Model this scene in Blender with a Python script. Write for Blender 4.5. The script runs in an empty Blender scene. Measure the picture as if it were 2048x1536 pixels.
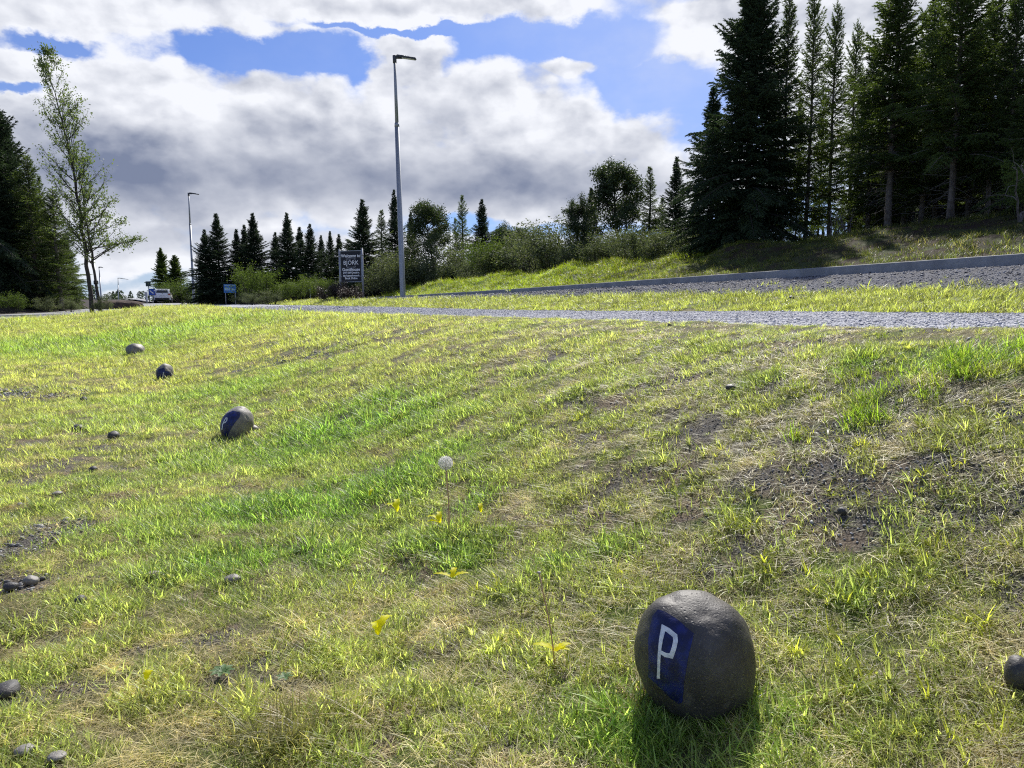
import bpy, bmesh, math, random
import numpy as np
from mathutils import Vector, Matrix
from mathutils.bvhtree import BVHTree
C = bpy.context.scene
COL = C.collection
R = math.radians
rng = np.random.default_rng(7)

# ------------------------------------------------------------------ camera
F_PX = 1480.0; PITCH = math.atan(168/1480.0); ROLL = 0.006; EYE = 1.2
fw = np.array([0, math.cos(PITCH), -math.sin(PITCH)])
r0 = np.array([1.0, 0, 0]); u0 = np.cross(r0, fw)
rt = r0*math.cos(ROLL) - u0*math.sin(ROLL)
up = u0*math.cos(ROLL) + r0*math.sin(ROLL)
cam = bpy.data.cameras.new('camera'); camo = bpy.data.objects.new('camera', cam); COL.objects.link(camo)
cam.sensor_width = 36; cam.lens = 36*F_PX/2048; cam.clip_start = .05; cam.clip_end = 8000
M = Matrix(((rt[0], up[0], -fw[0], 0), (rt[1], up[1], -fw[1], 0), (rt[2], up[2], -fw[2], EYE), (0, 0, 0, 1)))
camo.matrix_world = M
C.camera = camo

def ray(px, py):
    d = fw*F_PX + rt*(px-1024) - up*(py-768)
    return d/np.linalg.norm(d)

# ------------------------------------------------------------------ noise
def _hash(ix, iy, seed):
    n = (ix.astype(np.int64)*374761393 + iy.astype(np.int64)*668265263 + seed*974634777) & 0x7fffffff
    n = ((n ^ (n >> 13))*1274126177) & 0x7fffffff
    n = n ^ (n >> 16)
    return (n & 0xffff)/65535.0
def vnoise(x, y, seed=0):
    x = np.asarray(x, float); y = np.asarray(y, float)
    ix = np.floor(x); iy = np.floor(y); fx = x-ix; fy = y-iy
    fx = fx*fx*(3-2*fx); fy = fy*fy*(3-2*fy)
    ix = ix.astype(np.int64); iy = iy.astype(np.int64)
    a = _hash(ix, iy, seed); b = _hash(ix+1, iy, seed); c = _hash(ix, iy+1, seed); d = _hash(ix+1, iy+1, seed)
    return (a*(1-fx)+b*fx)*(1-fy) + (c*(1-fx)+d*fx)*fy
def fbm(x, y, seed=0, o=4):
    t = 0; amp = .5; s = 0
    for k in range(o):
        t = t + amp*vnoise(x*2**k+17.3*k, y*2**k-9.1*k, seed+k); s += amp; amp *= .55
    return t/s
def sst(e0, e1, v):
    t = np.clip((v-e0)/(e1-e0), 0, 1); return t*t*(3-2*t)

# ------------------------------------------------------------------ terrain
def SA(x, y): return .928*x+.371*y, -.371*x+.928*y
def XY(s, a): return .928*s-.371*a, .371*s+.928*a
def it(v, *pts):
    return np.interp(v, [p[0] for p in pts], [p[1] for p in pts])
def e_pn(a): return it(a, (0,4),(15,4),(22,3.6),(31,1.85),(47,.5),(70,-1),(100,-3)) + .14*(fbm(a*1.3, 0*a, 5)-.5)
def e_pf(a): return it(a, (0,6.5),(25,6.5),(45,5),(68,4),(100,3)) + .16*(fbm(a*1.1, 0*a+3, 6)-.5)
def e_gs(a): return it(a, (0,8),(25,8),(45,6.8),(68,6),(100,6)) + .3*(fbm(a*.9, 0*a+7, 8)-.5)
KB = 9.5
def street_x(y): return it(y, (0,-28.5),(50,-28.5),(75,-34),(110,-45),(160,-70))
def zraw(x, y):
    s, a = SA(x, y)
    pn = e_pn(a); pf = e_pf(a); gs = e_gs(a)
    zn = it(a, (0,1.03),(10,.92),(24,.80),(40,.85),(60,.9),(100,1.0))
    zpf = it(a, (0,1.10),(16,.96),(39,.94),(60,.95),(100,1.05))
    zgs = it(a, (0,1.27),(45,1.25),(70,1.15),(100,1.1))
    zkb = it(a, (0,1.65),(6,1.62),(24,1.44),(40,1.33),(60,1.25),(100,1.15))
    zb = it(a, (0,2.95),(12,2.85),(20,2.45),(30,2.35),(42,2.1),(60,1.5),(80,1.3),(200,1.1))
    zf = it(a, (0,0),(18,0),(25,.08),(41,.3),(60,.7),(80,1.0),(120,1.1))
    sc = it(a, (0,3.9),(10,3.9),(18,3.3),(25,2.0),(39,-1.5),(54,-4),(80,-6))
    sc = np.minimum(sc, pn-.05)
    toe = it(a, (0,1.2),(6,.2),(12,-1),(18,-2),(30,-5.5),(41,-9.5),(60,-15))
    k = sst(0, 1, (s-toe)/(sc-toe)); k2 = np.clip((s-toe)/(sc-toe), 0, 1)
    k = .55*k+.45*k2
    left = zf+(zn+.03-zf)*k
    q = np.clip((s-sc)/np.maximum(pn-sc, .01), 0, 1)
    left = np.where(s > sc, zn+.03*(1-q), left)
    path = zn+(zpf-zn)*np.clip((s-pn)/(pf-pn), 0, 1)
    strip = zpf+(zgs-zpf)*np.clip((s-pf)/(gs-pf), 0, 1)
    grav = zgs+(zkb-zgs)*np.clip((s-gs)/(KB-gs), 0, 1)
    bs = s-KB-.16
    wv = 1.2*(fbm(a*.25, s*0, 21, 3)-.5)
    bk = np.clip((bs+wv*sst(0,2,bs))/(5.0-1.6*sst(12, 20, a)), 0, 1); bk = .5*bk+.5*bk*bk*(3-2*bk)
    bank = zkb+.10+(zb-zkb-.10)*bk + (.3+.5*sst(12, 20, a))*(fbm(a*.5, s*.7, 22)-.5)*sst(.1, 1.4, bs)
    bank = bank + .35*(fbm(a*.12, s*.12, 23)-.5)*sst(5, 12, bs)
    z = np.where(s < pn, left, np.where(s < pf, path, np.where(s < gs, strip, np.where(s < KB+.08, grav, bank))))
    r = np.hypot(x, y)
    far = sst(110, 220, r)
    z = z*(1-far)+1.05*far
    # behind the camera the slope simply carries on
    sx = street_x(y); d = np.abs(x-sx)
    w = 1-sst(3.6, 9, d); zs = it(y, (0,.25),(40,.42),(54,.55),(75,1.05),(110,1.1))
    z = z*(1-w)+zs*w
    # cuts in the soil: bank scarp behind the street
    z = z + .5*sst(5, 9, sx-x)*(1-sst(12, 20, sx-x))*(r < 120)
    return z
def bumps(x, y):
    s, a = SA(x, y)
    r = np.hypot(x, y)
    m = 1-sst(30, 60, r)
    onlawn = np.where(s < 4, 1, .35)
    return m*onlawn*(.07*(fbm(x*.9, y*.9, 31)-.5) + .04*(fbm(x*3.5, y*3.5, 32)-.5))
def on_path(x, y):
    s, a = SA(x, y); return np.where((s > e_pn(a)) & (s < e_pf(a)) & (a < 100) & (a > -40), np.minimum(s-e_pn(a), e_pf(a)-s), -1)
def on_gravel(x, y):
    s, a = SA(x, y); return np.where((s > e_gs(a)) & (s < KB) & (a < 95) & (a > -40), s-e_gs(a), -1)
def on_street(x, y): return 3.6-np.abs(x-street_x(y))
def zs(x, y):
    x = np.asarray(x, float); y = np.asarray(y, float)
    return zraw(x, y)+bumps(x, y)
def zg(x, y):     # ground mesh dips under the sheets laid on it
    z = zs(x, y)
    z = z-.07*sst(.03, .2, on_path(x, y))-.07*sst(.03, .2, on_gravel(x, y))-.08*sst(.02, .3, on_street(x, y))
    return z
def hit(px, py, tmax=200):
    d = ray(px, py); t = np.concatenate([np.arange(.5, 12, .01), np.arange(12, tmax, .05)])
    X = d[0]*t; Y = d[1]*t; Z = EYE+d[2]*t
    b = np.nonzero(Z < zs(X, Y))[0]
    i = b[0] if len(b) else len(t)-1
    return np.array([X[i], Y[i], float(zs(X[i], Y[i]))])
def spot(px, t):  # ground point at forward distance t under image column px
    x = (px-1024)/F_PX*t*math.cos(PITCH); 
    return np.array([x, t, float(zs(x, t))])
def px_of(p):
    v = np.array(p)-np.array([0, 0, EYE]); w = v@fw
    return 1024+F_PX*(v@rt)/w, 768-F_PX*(v@up)/w

# ------------------------------------------------------------------ helpers
def mesh_np(name, V, F, mat=None, smooth=False, attrs=None):
    V = np.asarray(V, np.float32).reshape(-1, 3)
    F = np.asarray(F, np.int32); k = F.shape[1]; n = len(F)
    me = bpy.data.meshes.new(name)
    me.vertices.add(len(V)); me.vertices.foreach_set('co', V.ravel())
    me.loops.add(n*k); me.loops.foreach_set('vertex_index', F.ravel())
    me.polygons.add(n); me.polygons.foreach_set('loop_start', np.arange(0, n*k, k, dtype=np.int32))
    try: me.polygons.foreach_set('loop_total', np.full(n, k, np.int32))
    except Exception: pass
    me.update(calc_edges=True); me.validate()
    if smooth: me.polygons.foreach_set('use_smooth', np.ones(len(me.polygons), bool))
    for an, av in (attrs or {}).items():
        av = np.asarray(av, np.float32)
        at = me.attributes.new(an, 'FLOAT' if av.ndim == 1 else 'FLOAT_VECTOR', 'POINT')
        at.data.foreach_set('value' if av.ndim == 1 else 'vector', av.ravel())
    if mat: me.materials.append(mat)
    return me
def link(name, data, parent=None, loc=None, rot=None, scale=None):
    o = bpy.data.objects.new(name, data); COL.objects.link(o)
    if parent: o.parent = parent
    if loc is not None: o.location = tuple(float(v) for v in loc)
    if rot is not None: o.rotation_euler = rot
    if scale is not None: o.scale = (scale,)*3 if np.isscalar(scale) else scale
    return o
def tag(o, label, cat, group=None, kind=None):
    if label: o['label'] = label
    if cat: o['category'] = cat
    if group: o['group'] = group
    if kind: o['kind'] = kind
    return o
def empty(name, label, cat, loc, rz=0, group=None, scale=None):
    o = link(name, None, None, loc, (0, 0, rz), scale); o.empty_display_size = .2
    return tag(o, label, cat, group)
class MB:
    def __init__(s): s.bm = bmesh.new()
    def box(s, c, d, rot=None, bev=0):
        r = bmesh.ops.create_cube(s.bm, size=1)
        vs = r['verts']; bmesh.ops.scale(s.bm, vec=d, verts=vs)
        if rot is not None: bmesh.ops.rotate(s.bm, cent=(0, 0, 0), matrix=rot, verts=vs)
        bmesh.ops.translate(s.bm, vec=c, verts=vs)
        if bev:
            es = list({e for v in vs for e in v.link_edges}); bmesh.ops.bevel(s.bm, geom=es, offset=bev, segments=2, affect='EDGES')
        return s
    def tube(s, pts, rad, n=8, cap=True):
        V, Fc = tube(pts, rad, n, cap)
        vs = [s.bm.verts.new(v) for v in V]
        for f in Fc:
            try: s.bm.faces.new([vs[i] for i in f])
            except ValueError: pass
        return s
    def poly(s, pts):
        s.bm.faces.new([s.bm.verts.new(p) for p in pts]); return s
    def build(s, name, mat, parent=None, smooth=False, loc=None, rot=None):
        bmesh.ops.recalc_face_normals(s.bm, faces=s.bm.faces)
        me = bpy.data.meshes.new(name); s.bm.to_mesh(me); s.bm.free()
        if mat: me.materials.append(mat)
        if smooth: me.polygons.foreach_set('use_smooth', np.ones(len(me.polygons), bool))
        return link(name, me, parent, loc, rot)
def tube(pts, rad, n=8, cap=True):
    pts = np.asarray(pts, float); m = len(pts)
    rad = np.broadcast_to(np.asarray(rad, float), (m,))
    V = []; Fc = []
    for i in range(m):
        t = pts[min(i+1, m-1)]-pts[max(i-1, 0)]; t = t/(np.linalg.norm(t)+1e-9)
        ref = np.array([0, 0, 1.]) if abs(t[2]) < .9 else np.array([1., 0, 0])
        a = np.cross(t, ref); a /= np.linalg.norm(a); b = np.cross(t, a)
        for k in range(n):
            an = 2*math.pi*k/n
            V.append(pts[i]+rad[i]*(math.cos(an)*a+math.sin(an)*b))
    for i in range(m-1):
        for k in range(n):
            Fc.append((i*n+k, i*n+(k+1) % n, (i+1)*n+(k+1) % n, (i+1)*n+k))
    if cap:
        Fc.append(tuple(range(n))[::-1]); Fc.append(tuple((m-1)*n+k for k in range(n)))
    return V, Fc
def tubes_np(segs, n=3):
    """many thin straight tapered tubes: segs (k,8): p0 p1 r0 r1 -> V, F quads"""
    S = np.asarray(segs, float).reshape(-1, 8); p0 = S[:, :3]; p1 = S[:, 3:6]
    t = p1-p0; t /= np.linalg.norm(t, axis=1, keepdims=True)+1e-9
    ref = np.where(np.abs(t[:, 2:3]) < .9, np.array([[0, 0, 1.]]), np.array([[1., 0, 0]]))
    a = np.cross(t, ref); a /= np.linalg.norm(a, axis=1, keepdims=True)+1e-9; b = np.cross(t, a)
    V = []
    for p, r in ((p0, S[:, 6:7]), (p1, S[:, 7:8])):
        for k in range(n):
            an = 2*math.pi*k/n; V.append(p+r*(math.cos(an)*a+math.sin(an)*b))
    V = np.stack(V, 1).reshape(-1, 3); base = (np.arange(len(S))*2*n)[:, None]
    F = np.concatenate([base+np.array([[k, (k+1) % n, n+(k+1) % n, n+k]]) for k in range(n)], 0)
    return V, F

# ------------------------------------------------------------------ materials
class NT:
    def __init__(s, nt): s.t = nt; s.L = nt.links
    def n(s, typ, **kw):
        nd = s.t.nodes.new(typ)
        for k, v in kw.items():
            if k == 'ins':
                for i, val in v.items():
                    if hasattr(val, 'links') or isinstance(val, bpy.types.NodeSocket): s.L.new(val, nd.inputs[i])
                    else: nd.inputs[i].default_value = val
            else: setattr(nd, k, v)
        return nd
    def m(s, op, a, b=None, c=None, clamp=False):
        nd = s.t.nodes.new('ShaderNodeMath'); nd.operation = op; nd.use_clamp = clamp
        for i, v in enumerate((a, b, c)):
            if v is None: continue
            if isinstance(v, (int, float)): nd.inputs[i].default_value = v
            else: s.L.new(v, nd.inputs[i])
        return nd.outputs[0]
    def mr(s, v, a, b, c=0., d=1., smooth=True):
        nd = s.t.nodes.new('ShaderNodeMapRange'); nd.interpolation_type = 'SMOOTHSTEP' if smooth else 'LINEAR'
        s.L.new(v, nd.inputs[0])
        for i, q in enumerate((a, b, c, d)): nd.inputs[i+1].default_value = q
        return nd.outputs[0]
    def mix(s, f, a, b, mode='MIX'):
        nd = s.t.nodes.new('ShaderNodeMix'); nd.data_type = 'RGBA'; nd.blend_type = mode
        for sock, v in ((nd.inputs[0], f), (nd.inputs[6], a), (nd.inputs[7], b)):
            if isinstance(v, (int, float)): sock.default_value = v
            elif isinstance(v, tuple): sock.default_value = (*v, 1) if len(v) == 3 else v
            else: s.L.new(v, sock)
        return nd.outputs[2]
    def noise(s, vec, scale, detail=4, rough=.55, **kw):
        nd = s.t.nodes.new('ShaderNodeTexNoise'); nd.inputs['Scale'].default_value = scale
        nd.inputs['Detail'].default_value = detail; nd.inputs['Roughness'].default_value = rough
        if vec is not None: s.L.new(vec, nd.inputs['Vector'])
        for k, v in kw.items(): nd.inputs[k].default_value = v
        return nd.outputs[0]
def newmat(name):
    m = bpy.data.materials.new(name); m.use_nodes = True; t = NT(m.node_tree)
    p = m.node_tree.nodes['Principled BSDF']; return m, t, p
def setp(t, p, col=None, rough=None, **kw):
    if col is not None:
        if isinstance(col, tuple): p.inputs['Base Color'].default_value = (*col, 1)
        else: t.L.new(col, p.inputs['Base Color'])
    if rough is not None: p.inputs['Roughness'].default_value = rough
    for k, v in kw.items(): p.inputs[k.replace('_', ' ')].default_value = v
def bump(t, p, h, st=.5, dist=.02):
    b = t.n('ShaderNodeBump'); b.inputs['Strength'].default_value = st; b.inputs['Distance'].default_value = dist
    t.L.new(h, b.inputs['Height']); t.L.new(b.outputs[0], p.inputs['Normal'])
def geo(t): return t.n('ShaderNodeNewGeometry').outputs['Position']
def objc(t): return t.n('ShaderNodeTexCoord').outputs['Object']
def simple(name, c1, c2, scale=8, rough=.7, bst=.3, bd=.01, metal=0, obj=True):
    m, t, p = newmat(name); v = objc(t) if obj else geo(t)
    n = t.noise(v, scale); f = t.mr(n, .35, .65)
    setp(t, p, t.mix(f, c1, c2), rough, Metallic=metal)
    if bst: bump(t, p, t.noise(v, scale*4), bst, bd)
    return m
def leafmat(name, c1, c2, trans, tfac=.35, scale=1.5, rough=.5, spec=.3, rnd=.35, attr=False):
    """foliage: object-space colour patches, per-object variation, light passing through"""
    m, t, p = newmat(name)
    if attr:
        at = t.n('ShaderNodeAttribute', attribute_type='INSTANCER', attribute_name='tint').outputs['Vector']
        va = t.n('ShaderNodeAttribute', attribute_type='GEOMETRY', attribute_name='bv').outputs['Fac']
        k = t.mr(va, 0, 1, .55, 1.35, False)
        col = t.n('ShaderNodeVectorMath', operation='SCALE', ins={0: at, 3: k}).outputs[0]
        straw = t.m('GREATER_THAN', va, .86)
        col = t.mix(t.m('MULTIPLY', straw, .55), col, (.34, .29, .13))
        ty = t.mix(1, col, trans, 'MULTIPLY')
    else:
        v = objc(t); n = t.noise(v, scale, 3)
        oi = t.n('ShaderNodeObjectInfo').outputs['Random']
        f = t.m('ADD', t.mr(n, .3, .7), t.mr(oi, 0, 1, -rnd, rnd, False), clamp=True)
        va = t.n('ShaderNodeAttribute', attribute_type='GEOMETRY', attribute_name='bv').outputs['Fac']
        f2 = t.m('ADD', t.m('MULTIPLY', f, .6), t.m('MULTIPLY', va, .4))
        col = t.mix(f2, c1, c2); ty = t.mix(f2, tuple(x*y for x, y in zip(c1, trans)), tuple(x*y for x, y in zip(c2, trans)))
    setp(t, p, col, rough); p.inputs['Specular IOR Level'].default_value = spec
    tr = t.n('ShaderNodeBsdfTranslucent'); t.L.new(ty, tr.inputs[0])
    mx = t.n('ShaderNodeMixShader'); mx.inputs[0].default_value = tfac
    t.L.new(p.outputs[0], mx.inputs[1]); t.L.new(tr.outputs[0], mx.inputs[2])
    t.L.new(mx.outputs[0], m.node_tree.nodes['Material Output'].inputs[0])
    return m

GRASS = leafmat('grass_blades', None, None, (2.25, 2.22, 1.35), .54, attr=True, rough=.45, spec=.4)
SPR_D = leafmat('spruce_needles_dark', (.022, .037, .025), (.058, .088, .044), (1.6, 1.8, .8), .18, scale=.8, rough=.65, spec=.15)
SPR_G = leafmat('spruce_needles_green', (.042, .068, .026), (.10, .145, .048), (2.0, 2.0, .7), .34, scale=.8, rough=.6, spec=.2)
PINE_M = leafmat('pine_needles', (.03, .05, .022), (.06, .085, .035), (1.8, 1.8, .8), .22, scale=1.5, rough=.6)
WILLOW = leafmat('willow_leaves', (.05, .066, .032), (.18, .205, .115), (1.5, 1.6, .8), .25, scale=1.2, rough=.7, spec=.12)
BIRCH = leafmat('birch_leaves', (.045, .08, .018), (.11, .16, .04), (1.8, 1.75, .8), .32, scale=1.2, rough=.7, spec=.12)
POPLAR = leafmat('poplar_leaves', (.05, .08, .025), (.14, .19, .07), (1.9, 1.9, .9), .35, scale=1.5, rough=.6, spec=.2)
HEATH = leafmat('heath_shrub', (.035, .025, .022), (.07, .05, .04), (1.3, 1.2, 1), .15, scale=2)
FARW = leafmat('far_trees', (.03, .05, .025), (.06, .09, .04), (1.5, 1.6, .9), .2, scale=.05)
BARK = simple('spruce_bark', (.10, .08, .065), (.19, .165, .14), 5, .9, .6, .02)
BARKD = simple('dark_bark', (.03, .025, .02), (.06, .05, .04), 5, .9, .6, .02)
TWIG = simple('dead_twigs', (.12, .10, .09), (.20, .18, .165), 6, .9, 0)
GALV = simple('galvanised_steel', (.28, .30, .33), (.36, .38, .41), 20, .5, .05, .002, .55)
WHITE = simple('white_plate', (.62, .64, .66), (.72, .73, .74), 5, .5, 0)
DARKP = simple('dark_plate', (.03, .05, .045), (.045, .065, .06), 5, .5, 0)

def stone_mat(name, c1, c2, scale=14, spk=.5):
    m, t, p = newmat(name); v = objc(t)
    n = t.noise(v, scale, 6, .6); n2 = t.noise(v, scale*9, 3, .7); n3 = t.noise(v, scale*.35, 3)
    c = t.mix(t.mr(n, .3, .7), c1, c2)
    c = t.mix(t.m('MULTIPLY', t.mr(n2, .58, .7), spk), c, tuple(min(1, x*2.2+.04) for x in c2))
    c = t.mix(t.mr(n3, .45, .7, 0, .5), c, (c1[0]*1.7, c1[1]*1.35, c1[2]*.85))
    c = t.mix(t.mr(t.noise(v, scale*1.6, 6, .7), .56, .64, 0, .45), c, tuple(x*1.5+.01 for x in c2))
    c = t.mix(t.mr(t.noise(v, scale*.8, 6, .7), .57, .66, 0, .6), c, tuple(x*.55 for x in c1))
    setp(t, p, c, .58); p.inputs['Specular IOR Level'].default_value = .5
    vo = t.n('ShaderNodeTexVoronoi'); vo.inputs['Scale'].default_value = scale*5; t.L.new(v, vo.inputs['Vector'])
    pit = t.mr(vo.outputs[0], 0, .3)
    bump(t, p, t.m('ADD', t.m('MULTIPLY', n2, .6), t.m('ADD', n, t.m('MULTIPLY', pit, .5))), .5, .006)
    return m
ROCKM = stone_mat('dark_basalt', (.034, .031, .028), (.080, .073, .065))
ROCKG = stone_mat('grey_basalt', (.13, .122, .108), (.25, .235, .21))
ROCKB = stone_mat('small_basalt', (.03, .029, .03), (.07, .066, .065), 20)

# ------------------------------------------------------------------ land cover fields
def blobs(x, y, lst):
    v = np.zeros(np.shape(x))
    for (px, py, rx, ry, w) in lst:
        c = BL[(px, py)]
        # half axes: measured across the line of sight and along it
        dx = np.asarray(x)-c[0]; dy = np.asarray(y)-c[1]
        L = math.hypot(c[0], c[1]); ux, uy = c[0]/L, c[1]/L
        al = dx*ux+dy*uy; ac = -dx*uy+dy*ux
        v = np.maximum(v, w*np.exp(-((ac/rx)**2+(al/ry)**2)))
    return v
BARE = [(1840,830,.52,.30,1.15),(1760,765,.35,.16,.8),(1640,985,.45,.22,1.15),(1500,1010,.3,.16,.9),(1330,940,.3,.14,1.0),(1700,1060,.5,.2,.9),
        (1450,720,.7,.25,.6),(1300,780,.6,.25,.7),(620,708,.9,.5,.9),(740,690,.8,.5,.6),(1480,830,.5,.2,.8),(1560,700,.5,.2,.8),(2000,800,.4,.3,.8),
        (50,1070,.32,.42,1.25),(20,1180,.25,.2,1.0),(90,950,.3,.4,.6),(20,790,.8,.9,.7),(60,880,.4,.6,.5),(200,1010,.3,.14,.5),
        (130,1320,.28,.07,.8),(300,1290,.3,.07,.75),(900,1300,.12,.06,.9),(30,1400,.16,.06,1.0),(1560,1310,.2,.08,.5),(700,1500,.15,.05,.5),
        (1900,1010,.4,.2,.8),(1200,1040,.25,.1,.7),(1250,860,.4,.16,.6),(1050,790,.5,.2,.4),(1800,940,.4,.15,.8),(1960,900,.4,.2,.7)]
LUSH = [(640,880,1.1,.8,1.2),(760,960,.8,.5,1.0),(600,1020,.7,.35,1.0),(560,1120,.55,.25,.8),(860,1120,.5,.25,.7),(450,780,1.2,1.2,.9),(250,680,3.5,3.5,1.1),(60,700,4,4,1.0),
        (330,840,1.3,.8,.7),(280,960,.6,.4,.6),(1340,1470,.3,.14,1.0),(1200,1400,.25,.12,.6),(1850,712,.7,.12,1.1),(1980,720,.5,.12,1.0),(1120,1120,.3,.14,.6),(250,1150,.4,.14,.5),(520,1000,.6,.3,.9),
        (950,1000,.3,.2,.8),(700,820,.9,.5,1.0)]
BL = {(b[0], b[1]): hit(b[0], b[1]) for b in BARE+LUSH}
def f_bare(x, y):
    return .66*blobs(x, y, BARE)+.4*(fbm(np.asarray(x)*1.1, np.asarray(y)*1.1, 41)-.5)+2.1*(fbm(np.asarray(x)*5.5, np.asarray(y)*5.5, 42, 5)-.5)
def f_lush(x, y):
    s, a = SA(x, y)
    return blobs(x, y, LUSH)+.9*(fbm(np.asarray(x)*.8, np.asarray(y)*.8, 43)-.5)+.5*(fbm(np.asarray(x)*4, np.asarray(y)*4, 44)-.5)+.25*sst(12, 22, a)

# ------------------------------------------------------------------ ground
def build_ground():
    th = np.concatenate([np.radians(np.arange(-50, 50, .22)), np.radians(np.arange(50, 310, 2.5))])
    rr = np.concatenate([[.0], np.geomspace(.35, 4200, 620)])
    T, RR = np.meshgrid(th, rr[1:], indexing='ij')
    X = np.sin(T)*RR; Y = np.cos(T)*RR
    Z = zg(X, Y)
    nt, nr = X.shape
    V = np.stack([X, Y, Z], -1).reshape(-1, 3)
    i = np.arange(nt)[:, None]; j = np.arange(nr-1)[None]; i2 = (i+1) % nt
    F = np.stack([i*nr+j, i*nr+j+1, i2*nr+j+1, i2*nr+j], -1).reshape(-1, 4)
    # centre fan closed with a small quad cap row
    c = len(V); V = np.vstack([V, [[0, 0, float(zs(0, 0))]]])
    x, y = V[:, 0], V[:, 1]
    s, a = SA(x, y)
    bare = f_bare(x, y)*(s < e_pn(a))
    moss = (s > KB)*(.3+.7*sst(11, 24, a))
    brown = (s > KB)*(1-sst(16, 26, a+3*(vnoise(s*.4, a*.4, 3)-.5)))
    far = sst(40, 90, np.hypot(x, y))
    sl = sst(3.4, 4.0, street_x(y)-x)*(1-sst(25, 40, street_x(y)-x))*(y < 200)
    sl = np.maximum(sl, (s < -2)*sst(62, 66, y)*(1-sst(100, 130, y)))
    m, t, p = newmat('turf_and_soil')
    pos = geo(t)
    A = lambda nm: t.n('ShaderNodeAttribute', attribute_name=nm).outputs['Fac']
    n1 = t.noise(pos, 18, 6, .65); n2 = t.noise(pos, 120, 4, .7); n3 = t.noise(pos, 2.2, 4)
    thatch = t.mix(t.mr(n2, .35, .65), (.07, .062, .032), (.27, .24, .14))
    thatch = t.mix(t.mr(n3, .4, .65), thatch, t.mix(t.mr(n1, .3, .7), (.05, .08, .018), (.16, .21, .05)))
    soil = t.mix(t.mr(n2, .4, .62), (.034, .031, .026), (.20, .185, .165))
    soil = t.mix(t.mr(n3, .45, .6), soil, t.mix(t.mr(n2, .35, .65), (.075, .052, .036), (.26, .21, .15)))
    c = t.mix(t.mr(t.m('ADD', A('bare'), t.m('MULTIPLY', t.m('SUBTRACT', n1, .5), .9)), .2, .5), thatch, soil)
    mossc = t.mix(t.mr(t.noise(pos, .9, 5, .6), .35, .65), (.045, .085, .008), (.13, .20, .015))
    mossc = t.mix(t.mr(n1, .3, .7, 0, .6), mossc, (.08, .12, .02))
    c = t.mix(A('moss'), c, mossc)
    brc = t.mix(t.mr(t.noise(pos, 1.3, 6, .65), .42, .6), (.028, .017, .012), (.045, .07, .015))
    brc = t.mix(t.mr(n2, .4, .7), brc, (.06, .042, .03))
    c = t.mix(A('brown'), c, brc)
    c = t.mix(t.m('MULTIPLY', A('far'), .7), c, (.10, .125, .03))
    c = t.mix(A('dirt'), c, t.mix(t.mr(n1, .3, .7), (.035, .03, .03), (.065, .055, .05)))
    setp(t, p, c, .95); p.inputs['Specular IOR Level'].default_value = .15
    bump(t, p, t.m('ADD', t.m('MULTIPLY', n1, 1.0), t.m('MULTIPLY', n2, .5)), .9, .03)
    me = mesh_np('ground', V, F, m, True, dict(bare=bare, moss=moss, brown=brown, far=far, dirt=sl))
    o = link('ground', me); tag(o, None, None, None, 'structure')
    # cap at the very foot of the camera
    n = nt; k0 = [i*nr for i in range(nt)]
    return o
build_ground()
capn = 24
link('ground_patch', mesh_np('ground_patch', [(0, 0, float(zs(0, 0)))]+[(.36*math.sin(2*math.pi*k/capn), .36*math.cos(2*math.pi*k/capn), float(zs(.36*math.sin(2*math.pi*k/capn), .36*math.cos(2*math.pi*k/capn)))+.002) for k in range(capn)],
     [(0, 1+(k+1) % capn, 1+k) for k in range(capn)], bpy.data.materials['turf_and_soil'], True))['kind'] = 'structure'

def sheet(name, e0, e1, arange, nseg, mat, lift=.004):
    """strip between two edges s=e0(a) and s=e1(a), following the ground"""
    a = np.asarray(arange); u = np.linspace(0, 1, nseg+1)
    Ag, U = np.meshgrid(a, u, indexing='ij'); S = e0(Ag)*(1-U)+e1(Ag)*U
    X, Y = XY(S, Ag); Z = zs(X, Y)+lift-.07*(np.minimum(U, 1-U) < 1e-6)
    V = np.stack([X, Y, Z], -1).reshape(-1, 3); nr = nseg+1
    i = np.arange(len(a)-1)[:, None]; j = np.arange(nseg)[None]
    F = np.stack([i*nr+j, i*nr+j+1, (i+1)*nr+j+1, (i+1)*nr+j], -1).reshape(-1, 4)
    o = link(name, mesh_np(name, V, F, mat, True)); tag(o, None, None, None, 'structure'); return o
def gravel_mat(name, c1, c2, c3, sc=70):
    m, t, p = newmat(name); v = geo(t)
    vo = t.n('ShaderNodeTexVoronoi'); vo.inputs['Scale'].default_value = sc; t.L.new(v, vo.inputs['Vector'])
    bw = t.n('ShaderNodeRGBToBW'); t.L.new(vo.outputs['Color'], bw.inputs[0])
    n = t.noise(v, 1.3, 5)
    c = t.mix(bw.outputs[0], c1, c2); c = t.mix(t.mr(n, .4, .7), c, c3)
    setp(t, p, c, .85); p.inputs['Specular IOR Level'].default_value = .12; bump(t, p, t.m('SUBTRACT', 1., vo.outputs['Distance']), .9, .02)
    return m
G_PATH = gravel_mat('path_gravel', (.26, .265, .285), (.62, .63, .67), (.44, .44, .46))
G_DARK = gravel_mat('verge_gravel', (.045, .047, .056), (.17, .175, .20), (.10, .098, .105), 55)
aa = np.concatenate([np.arange(-12, 30, .12), np.arange(30, 100, .5)])
sheet('path', e_pn, e_pf, aa, 24, G_PATH)
sheet('gravel_road', e_gs, lambda a: 0*a+KB, aa, 14, G_DARK)

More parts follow.
